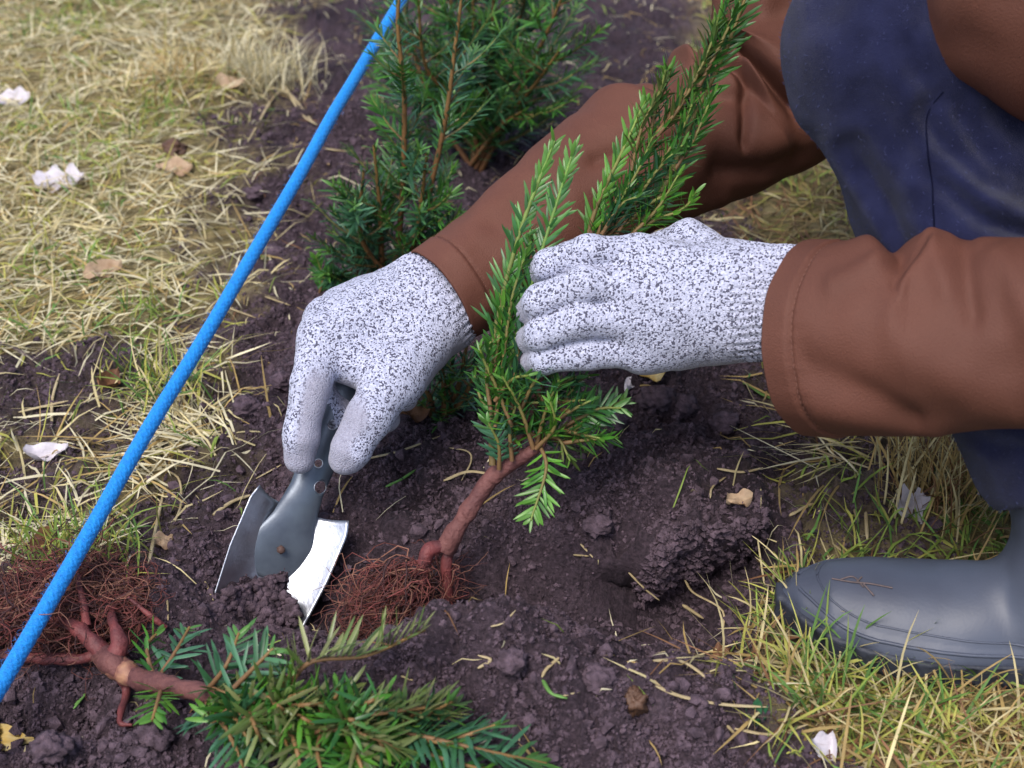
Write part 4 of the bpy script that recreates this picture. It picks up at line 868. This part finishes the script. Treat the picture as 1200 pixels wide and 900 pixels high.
# ------------------------------------------------------------------ trowel
top = P(412, 448, 1.048); neck = P(348, 604, 1.030); ax = nrm(neck-top)          # ax runs down the tool
tp = thing('trowel', on_ground(345, 690), 'grey steel hand trowel with holed handle stuck into the soil', 'trowel')
S_ = nrm(P(412, 612, 1.03)-P(300, 588, 1.03)); S_ = nrm(S_-ax*(S_@ax)); N_ = np.cross(S_, ax); N_ = N_ if N_@FWD < 0 else -N_   # N_ faces the viewer
S_ = nrm(S_*cos(.32)-N_*sin(.32)); N_ = nrm(N_-S_*(N_@S_)-ax*(N_@ax))
hl = np.linalg.norm(neck-top)
def handle_mesh():
    n, m = 70, 25; s = np.linspace(-.015/hl, 1+.050/hl, n); V = []
    for k in range(2):
        off = 0 if k == 0 else -.0022
        for si in s:
            d = si*hl; wd = np.interp(d-hl, [-.14, -.10, -.06, -.02, .004, .02, .034, .044, .05], [.0125, .0142, .0142, .0132, .0165, .0225, .0225, .0180, .0090]); dep = np.interp(d-hl, [-.12, -.10, -.02, .01, .05], [.0065, .0075, .0075, .0045, .0006]); sk = np.interp(d-hl, [-.01, .02, .05], [.004, .0068, .0100])
            a = np.linspace(-1, 1, m)*1.45
            for aa in a: V.append(top+ax*d+S_*(sin(aa)*wd)+N_*(cos(aa)*dep+off*cos(aa)*1.0-sk)+S_*(off*sin(aa)))
    V = np.array(V); f = []
    g = lambda k, i, j: k*n*m+i*m+j
    for i in range(n-1):
        for j in range(m-1):
            f.append((g(0, i, j), g(0, i, j+1), g(0, i+1, j+1), g(0, i+1, j))); f.append((g(1, i, j), g(1, i+1, j), g(1, i+1, j+1), g(1, i, j+1)))
        f.append((g(0, i, 0), g(0, i+1, 0), g(1, i+1, 0), g(1, i, 0))); f.append((g(0, i, m-1), g(1, i, m-1), g(1, i+1, m-1), g(0, i+1, m-1)))
    for j in range(m-1):
        f.append((g(0, 0, j), g(1, 0, j), g(1, 0, j+1), g(0, 0, j+1))); f.append((g(0, n-1, j), g(0, n-1, j+1), g(1, n-1, j+1), g(1, n-1, j)))
    return V, np.array(f)
V, Q = handle_mesh()
hnd = mk('handle', V, [Q], M['handle'], tp)
cut = []
for px, py, r_ in ((407, 479, .0036), (389, 498, .0033), (371, 543, .0030), (374, 571, .0048)):
    c0 = P(px, py, 1.04); d = (c0-top)@ax; c0 = top+ax*d+S_*((c0-top)@S_)+N_*.004
    th = np.arange(20)*2*pi/20; ring = S_[None]*np.cos(th)[:, None]*r_+ax[None]*np.sin(th)[:, None]*r_
    V = np.concatenate([c0+ring+N_*.006, c0+ring-N_*.020]); q = [(k, (k+1) % 20, 20+(k+1) % 20, 20+k) for k in range(20)]
    me = bpy.data.meshes.new('cutter'); me.from_pydata([tuple(v-origin_of(tp)) for v in V], [], q+[tuple(range(19, -1, -1)), tuple(range(20, 40))]); 
    co = link(bpy.data.objects.new('cutter', me)); co.parent = tp; cut.append(co)
    md = hnd.modifiers.new('hole', 'BOOLEAN'); md.operation = 'DIFFERENCE'; md.solver = 'EXACT'; md.object = co
    # bright worn rim of the hole
    tt = np.linspace(0, 2*pi, 25); rim = c0+(S_[None]*np.cos(tt)[:, None]+ax[None]*np.sin(tt)[:, None])*(r_+.0002)
    hh = np.clip(((rim-top)@S_)/.0112, -.98, .98); rim = rim-N_*((rim-top)@N_)[:, None]+N_*(np.cos(np.arcsin(hh))*.0075-.0042)[:, None]
    V, Q = tubes(rim[None], np.full((1, 25), .00045), 6); mk('hole_rim', V, [Q], M['steel'], tp)
bpy.context.view_layer.update()
dg = bpy.context.evaluated_depsgraph_get(); nm = bpy.data.meshes.new_from_object(hnd.evaluated_get(dg)); hnd.modifiers.clear(); hnd.data = nm
for c in cut: bpy.data.objects.remove(c, do_unlink=True)
def blade_mesh():
    n, m = 44, 41; V = []
    for k in range(2):
        for i in range(n):
            s = i/(n-1); d = hl-.004+s*.135; W = .038*np.interp(s, [0, .06, .3, .7, .9, 1], [.92, 1, 1, .86, .55, .05])
            for j in range(m):
                a = -1+2*j/(m-1); sh = .016*(abs(a)**2.2)*(s < .3)*0
                rise = (.017*a*a+.003*abs(a)**4)*np.interp(s, [0, .15, 1], [1.0, 1.0, .6])      # rims come towards the viewer
                dd = d-.006*abs(a)**3*np.interp(s, [0, .25], [1, 0]) if s < .25 else d
                V.append(top+ax*dd+S_*(a*W)+N_*(rise-.0105-(.0014 if k else 0)))
    V = np.array(V); f = []; g = lambda k, i, j: k*n*m+i*m+j
    for i in range(n-1):
        for j in range(m-1): f.append((g(0, i, j), g(0, i, j+1), g(0, i+1, j+1), g(0, i+1, j))); f.append((g(1, i, j), g(1, i+1, j), g(1, i+1, j+1), g(1, i, j+1)))
        f.append((g(0, i, 0), g(0, i+1, 0), g(1, i+1, 0), g(1, i, 0))); f.append((g(0, i, m-1), g(1, i, m-1), g(1, i+1, m-1), g(0, i+1, m-1)))
    for j in range(m-1): f.append((g(0, 0, j), g(1, 0, j), g(1, 0, j+1), g(0, 0, j+1)))
    return V, np.array(f)
V, Q = blade_mesh(); blade = mk('blade', V, [Q], M['steel'], tp)
rv = P(326, 643, 1.02); rv = top+ax*((rv-top)@ax)+S_*((rv-top)@S_)*.3+N_*.000
iv, fc = ico(); mk('rivet', rv+iv*[.0035, .0035, .0035], [fc], M['rust'], tp)
# soil heaped in the blade
r = RS(77); n = 900; a = r.uniform(-.95, .8, n); dd = hl+.045+.035*r.rand(n)+.02*np.abs(a); sz = r.uniform(.0012, .0042, n)
c = top+ax*dd[:, None]+S_*(a*.032)[:, None]+N_*(.020*a*a-.008+r.rand(n)*.012)[:, None]; c[:, 2] = np.maximum(c[:, 2]-.004, hgt(c[:, :2]))
V = (iv[None]*(1+r.uniform(-.3, .3, (n, 12, 1)))*sz[:, None, None]+c[:, None]).reshape(-1, 3); F = (fc[None]+(np.arange(n)*12)[:, None, None]).reshape(-1, 3)
o = mk('soil_heap', V, [F], M['crumb']); tag(o, 'small heap of dark soil crumbs lying in the trowel blade', 'soil', kind='stuff')

# ------------------------------------------------------------------ rope
def rope():
    A = P(0, 800, .885); B = P(470, 0, 1.38); d = B-A; A2 = A-d*.09; B2 = B+d*.55; L = np.linalg.norm(B2-A2); R = .0054
    n = 2600; m = 32; s = np.linspace(0, 1, n); C = A2+(B2-A2)*s[:, None]; T = nrm(B2-A2); e1 = nrm(np.cross(T, [0, 0, 1])); e2 = np.cross(T, e1)
    C = C+e1*(.0012*noise(np.stack([s*9, s*0], -1), 1, 4))[:, None]+np.array([0, 0, 1])*(-.012*4*s*(1-s)*0+.0009*noise(np.stack([s*14, s*0], -1), 1, 6))[:, None]
    th = np.arange(m)*2*pi/m; S, TH = np.meshgrid(s*L, th, indexing='ij'); k = 2*pi/.0135
    w1 = np.abs(np.sin(4*TH+k*S*1.0)); w2 = np.abs(np.sin(4*TH-k*S*1.0)); over = np.sin(4*TH+k*S)*np.sin(4*TH-k*S) > 0
    rr = R*(.90+.13*np.where(over, w1**.6, w2**.6))
    N = e1*np.cos(TH)[..., None]+e2*np.sin(TH)[..., None]; V = (C[:, None]+N*rr[..., None]).reshape(-1, 3)
    i = np.arange(n-1)[:, None]; j = np.arange(m)[None]; Q = np.stack([i*m+j, i*m+(j+1) % m, (i+1)*m+(j+1) % m, (i+1)*m+j], -1).reshape(-1, 4)
    t = thing('rope', A2, 'taut bright blue braided cord stretched over the bed as planting line', 'rope')
    mk('cord', V, [Q], M['rope'], t)
    r = RS(3); n = 1500; q = r.rand(n)**1.5; a = r.uniform(0, 2*pi, n); b = A2+(B2-A2)*q[:, None]*.7; nn = e1*np.cos(a)[:, None]+e2*np.sin(a)[:, None]
    p0 = b+nn*R*.95; p1 = p0+nn*.0011+T*r.uniform(-.001, .001, n)[:, None]; p2 = p1+nn*.0007+T*r.uniform(-.002, .002, n)[:, None]
    V, Q = tubes(np.stack([p0, p1, p2], 1), np.full((n, 3), .00011), 3); o = mk('fuzz', V, [Q], M['rope'], t); o['kind'] = 'stuff'
    return B2, A2
B2, A2 = rope()
for e, nm_ in ((B2, 'weathered wooden stake holding the far end of the blue cord'), (A2, 'weathered wooden stake holding the near end of the blue cord')):
    g = np.array([e[0], e[1], 0.0]); top_z = e[2]+.05; zz = [-.06, -.02, top_z-.006, top_z]; rr = [.003, .013, .013, .009]
    pth = np.array([[g[0], g[1], z] for z in zz]); V, Q = tubes(pth[None], np.array([rr]), 10)
    V = np.concatenate([V, [[g[0], g[1], top_z+.001]]]); F = np.array([[30+k, 30+(k+1) % 10, 40] for k in range(10)])
    o = mk('stake', V, [Q, F], M['wood'], base=g); tag(o, nm_, 'stake')

# ------------------------------------------------------------------ small things lying about
def leaf(px, py, L, W, az, curl, m, label, seed, tilt=.25, lobed=0.0, name='dead_leaf'):
    r = RS(seed); c = on_ground(px, py, .001); n, k = 15, 9; u = np.linspace(0, 1, n); a = np.linspace(-1, 1, k); U, A = np.meshgrid(u, a, indexing='ij')
    prof = np.sin(pi*np.clip(U, 0, 1)**.8)**.75*(1+lobed*np.sin(U*17+seed)*np.abs(A)); x = (U-.5)*L; y = A*W*.5*prof
    z = curl*L*(2*U-1)**2*.5+curl*W*.6*A*A*prof+.0035*noise(np.stack([U*4+seed, A*2], -1), 1, seed)+L*.05*np.sin(U*5+A*2+seed)
    ca, sa = cos(az), sin(az); V = np.stack([c[0]+x*ca-y*sa, c[1]+x*sa+y*ca, z], -1)
    V[..., 2] += y*tilt; V[..., 2] += c[2]-V[..., 2].min(); V = V.reshape(-1, 3)
    V2 = V-np.array([0, 0, .0005]); i = np.arange(n-1)[:, None]; j = np.arange(k-1)[None]
    Q = np.stack([i*k+j, (i+1)*k+j, (i+1)*k+j+1, i*k+j+1], -1).reshape(-1, 4); Q2 = Q[:, ::-1]+n*k
    o = mk(name, np.concatenate([V, V2]), [np.concatenate([Q, Q2])], M[m], base=c); return tag(o, label, 'leaf')
leaf(70, 218, .056, .030, .1, .35, 'leaf_white', 'curled bleached white leaf lying open on the dry grass', 1, .7, .25)
leaf(14, 122, .050, .024, .0, .3, 'leaf_white', 'bleached white leaf beside the tawny withered tuft', 2, .6, .2)
leaf(205, 203, .044, .018, -.2, .15, 'leaf_tan', 'pale tan leaf under the brown clod on the grass', 3, .5)
leaf(270, 103, .04, .02, .3, .25, 'leaf_tan', 'pale tan leaf at the foot of the bleached clump', 4, .6)
leaf(122, 325, .04, .022, .6, .2, 'leaf_tan', 'flat tan leaf half buried in dry grass', 14, .5)
leaf(768, 438, .045, .022, .0, .4, 'leaf_yellow', 'yellow and white leaf under the seedling-holding glove', 5, .8, .2)
leaf(738, 452, .024, .008, 1.3, .1, 'leaf_white', 'narrow white leaf scrap under the seedling-holding glove', 15, .3)
leaf(1068, 604, .032, .020, .5, .5, 'leaf_white', 'crumpled whitish leaf between boot and brown grass clump', 6, .9, .3)
leaf(866, 590, .020, .014, .2, .2, 'leaf_tan', 'small ochre leaf scrap on bare soil', 7, .4)
leaf(130, 455, .028, .014, 1.2, .4, 'leaf_brown', 'rolled rust-brown leaf left of the rope', 8, .7)
leaf(57, 650, .030, .018, 1.3, .5, 'leaf_brown', 'dry brown leaf beside the root ball', 9, .9)
leaf(56, 536, .035, .014, .2, .3, 'leaf_white', 'pale leaf scrap left of the flat hay bundle', 16, .5)
leaf(8, 872, .040, .012, -.15, .1, 'leaf_yellow', 'slender yellow leaf on soil below the root ball', 10, .3)
leaf(192, 640, .016, .012, .5, .3, 'leaf_tan', 'small tan leaf scrap on soil left of the trowel', 11, .5)
leaf(965, 885, .022, .016, 1.0, .5, 'leaf_white', 'white leaf scrap at the soil edge below the weed seedling', 12, .6)
leaf(488, 488, .030, .018, .2, .3, 'leaf_brown', 'russet leaf lying under the trowel hand', 17, .6)
leaf(845, 770, .014, .010, .4, .3, 'leaf_brown', 'small reddish leaf scrap on the soil near the hole', 18, .5)
leaf(115, 683, .012, .009, .3, .2, 'leaf_green', 'small green leaf under the rope by the root ball', 13, .5)
def clod(px, py, r_, m, label, seed, name='soil_clod', sq=.75, cat='clod'):
    c = on_ground(px, py); th = np.linspace(0, pi, 26); ph = np.arange(36)*2*pi/36; T_, Pq = np.meshgrid(th, ph, indexing='ij')
    d = np.stack([np.sin(T_)*np.cos(Pq), np.sin(T_)*np.sin(Pq), np.cos(T_)], -1); V = c+[0, 0, r_*sq*.55]+d*r_*[1, 1, sq]*(1+.30*noise(d+seed, 1.8, seed)+.22*noise(d+seed, 4.5, seed+1)+.14*noise(d+seed, 11, seed+2))[..., None]
    i = np.arange(25)[:, None]; j = np.arange(36)[None]; Q = np.stack([i*36+j, (i+1)*36+j, (i+1)*36+(j+1) % 36, i*36+(j+1) % 36], -1).reshape(-1, 4)
    return tag(mk(name, V.reshape(-1, 3), [Q], M[m], base=c), label, cat)
clod(206, 180, .013, 'stone', 'round brown clod sitting on the dry grass', 1)
clod(743, 830, .0075, 'stone', 'small brown nut half sunk in the front mound', 2, 'nut', 1.2, 'nut')
CL = [(850, 500, .011, 'below the sleeve cuff'), (800, 480, .012, 'right of the yellow leaf'), (700, 620, .010, 'between seedling and hole'), (790, 640, .012, 'on the rim of the hole'), (330, 450, .010, 'left of the trowel hand'), (290, 480, .011, 'between rope and trowel hand'), (600, 780, .010, 'on the front mound'), (700, 800, .010, 'on the slope beside the front mound'), (320, 300, .011, 'beside the rope near the tiny yew shoot'), (300, 230, .012, 'at the lawn edge left of the rope'), (60, 880, .011, 'below the hollow by the root ball'), (180, 870, .011, 'in front of the uprooted yew stem'), (720, 500, .011, 'beside the low branch of the seedling'), (768, 472, .014, 'just under the yellow leaf')]
for k, (x, y, rr, w_) in enumerate(CL):
    o = clod(x, y, rr, 'crumb', 'crumbly dark clod of soil '+w_, 20+k, sq=.6); o['group'] = 'loose clods on the bed'
def stalk(pts, w, m='straw', label='pale dry straw stalk lying loose on the dark soil', grp='loose straw stalks on the soil', name='straw_stalk', lift=.002, cat='straw'):
    C = catmull([on_ground(x, y, lift) for x, y in pts], 14); g = hlook(C[:, :2])+w*.35; q_ = np.polyfit(np.linspace(0, 1, 14), g, 1); C[:, 2] = np.polyval(q_, np.linspace(0, 1, 14)); C[:, 2] += .55*max(0, (g-C[:, 2]).max())
    V, Q = tubes(C[None], (w*.5*np.interp(np.linspace(0, 1, 14), [0, .1, .85, 1], [.5, 1, .85, .3]))[None], 6); Cr = np.repeat(C, 6, 0); V = Cr+(V-Cr)*[1, 1, .55]
    o = mk(name, V, [Q], M[m], base=C[0]); tag(o, label, cat)
    if grp: o['group'] = grp
    return o
ST = [([(250, 606), (272, 594), (295, 580)], .0042), ([(172, 662), (186, 630), (192, 575)], .0030), ([(432, 540), (470, 528), (516, 514)], .0026), ([(520, 568), (548, 562), (575, 552)], .0034), ([(525, 524), (548, 530), (552, 545), (540, 560)], .0016),
      ([(735, 672), (755, 688), (772, 712)], .0020), ([(803, 678), (812, 705), (845, 722), (848, 735)], .0022), ([(800, 708), (824, 728)], .0034), ([(765, 780), (800, 785), (834, 797)], .0028), ([(768, 810), (800, 825), (850, 832), (900, 830)], .0030), ([(766, 796), (780, 812)], .0018),
      ([(655, 770), (640, 786), (635, 795)], .0026), ([(575, 738), (590, 728), (604, 720)], .0016), ([(860, 862), (905, 860), (945, 858)], .0026), ([(852, 850), (865, 862)], .0024), ([(205, 610), (212, 590), (210, 565), (190, 550)], .0022), ([(240, 680), (250, 704)], .0018), ([(196, 704), (197, 728)], .0020),
      ([(258, 470), (276, 456), (296, 455)], .0022), ([(280, 465), (300, 455)], .0024), ([(180, 446), (240, 440), (276, 430)], .0024), ([(20, 480), (60, 478), (80, 470)], .0030), ([(60, 495), (62, 470), (70, 440)], .0030), ([(850, 560), (835, 570), (832, 588)], .0020), ([(856, 612), (864, 596)], .0020), ([(925, 606), (940, 596), (955, 588)], .0034), ([(1002, 596), (1006, 612)], .0034), ([(1014, 605), (1016, 636)], .0034),
      ([(975, 640), (1000, 655), (1025, 668)], .0024), ([(840, 554), (870, 552), (893, 556)], .0030), ([(930, 460), (940, 440), (908, 425)], .0020), ([(935, 500), (975, 490), (1010, 488)], .0024), ([(960, 520), (962, 540), (1040, 555)], .0026), ([(290, 165), (330, 110), (370, 148)], .0036), ([(330, 100), (352, 130), (372, 150)], .0036), ([(340, 170), (410, 178), (430, 172)], .0030), ([(610, 880), (608, 862)], .0016), ([(660, 820), (680, 812)], .0016), ([(560, 790), (575, 775), (560, 770)], .0024),
      ([(470, 790), (485, 800)], .0016), ([(680, 645), (700, 668)], .0020), ([(672, 650), (690, 655)], .0022), ([(300, 560), (330, 545)], .0016), ([(540, 470), (575, 465)], .0020), ([(310, 345), (340, 360)], .0022), ([(265, 360), (300, 372)], .0024), ([(880, 812), (905, 790), (920, 770)], .0020), ([(905, 700), (908, 660)], .0028), ([(960, 860), (965, 830)], .0030)]
MARKS = [((340, 640), 'beside the trowel blade'), ((200, 620), 'between rope and trowel'), ((470, 540), 'under the trowel hand'), ((560, 560), 'behind the seedling stem'), ((760, 690), 'in the dug hole'), ((840, 700), 'at the deep end of the hole'), ((820, 800), 'on the soil before the hole'), ((600, 750), 'on the crest of the front mound'), ((660, 810), 'on the slope of the front mound'), ((920, 850), 'at the grass edge by the weed seedling'), ((60, 470), 'in the bare patch left of the rope'), ((270, 460), 'right of the rope near the glove'), ((850, 570), 'around the ochre leaf scrap'), ((960, 620), 'behind the boot toe'), ((950, 490), 'below the sleeve cuff'), ((1000, 620), 'between boot and brown clump'), ((340, 150), 'across the rope by the far shrubs'), ((690, 650), 'at the rim of the hole'), ((300, 360), 'left of the small yew shoot')]
for pts, w in ST:
    c = np.mean(pts, 0); pl = min(MARKS, key=lambda m_: np.hypot(m_[0][0]-c[0], m_[0][1]-c[1]))[1]; ln = np.hypot(*(np.array(pts[-1])-pts[0]))
    stalk(pts, w, label=('%s %s %s straw stalk %s' % ('long' if ln > 45 else 'short', 'bent' if len(pts) > 3 else 'straight', 'thin' if w < .0023 else 'broad', pl)))
stalk([(-10, 398), (12, 404), (40, 420)], .0048, 'greytwig', 'short grey bark twig at the edge of the dry grass', None, 'twig', .006, 'twig')
GB = [([(452, 570), (470, 560), (488, 548)], 'thin bright green grass blade lying left of the seedling stem'), ([(636, 795), (646, 812), (665, 816)], 'bent green grass stem lying on the front mound'), ([(86, 832), (94, 822), (100, 812)], 'short green blade in the hollow below the root ball')]
M['greenblade'] = mat('green_blade', (.12, .26, .06), .5, var=.3, vscale=80)
for pts, lb in GB: stalk(pts, .003, 'greenblade', lb, None, 'fallen_grass_stem', .003, 'grass')
# thin dry twig caught on the boot
def on_boot(px, py):
    t = .75
    for _ in range(60):
        d = float(boot_f(P(px, py, t)[None])[0])
        if d < .0012: break
        t += max(d*.5, .0006)
    return P(px, py, t)
tw = [[(975, 678), (998, 682), (1020, 684), (1046, 689)], [(1003, 683), (1010, 676)], [(1012, 684), (1024, 698)], [(985, 679), (1000, 676), (1012, 688)]]
pb = np.stack([catmull([on_boot(*q) for q in t_], 12) for t_ in tw])
o = mk('thin_twig', *(lambda v: (v[0], [v[1]]))(tubes(pb, np.full((4, 12), .0006), 5)), M['greytwig'], base=pb[0, 0]); tag(o, 'thin branched dry twig caught on top of the boot', 'twig')
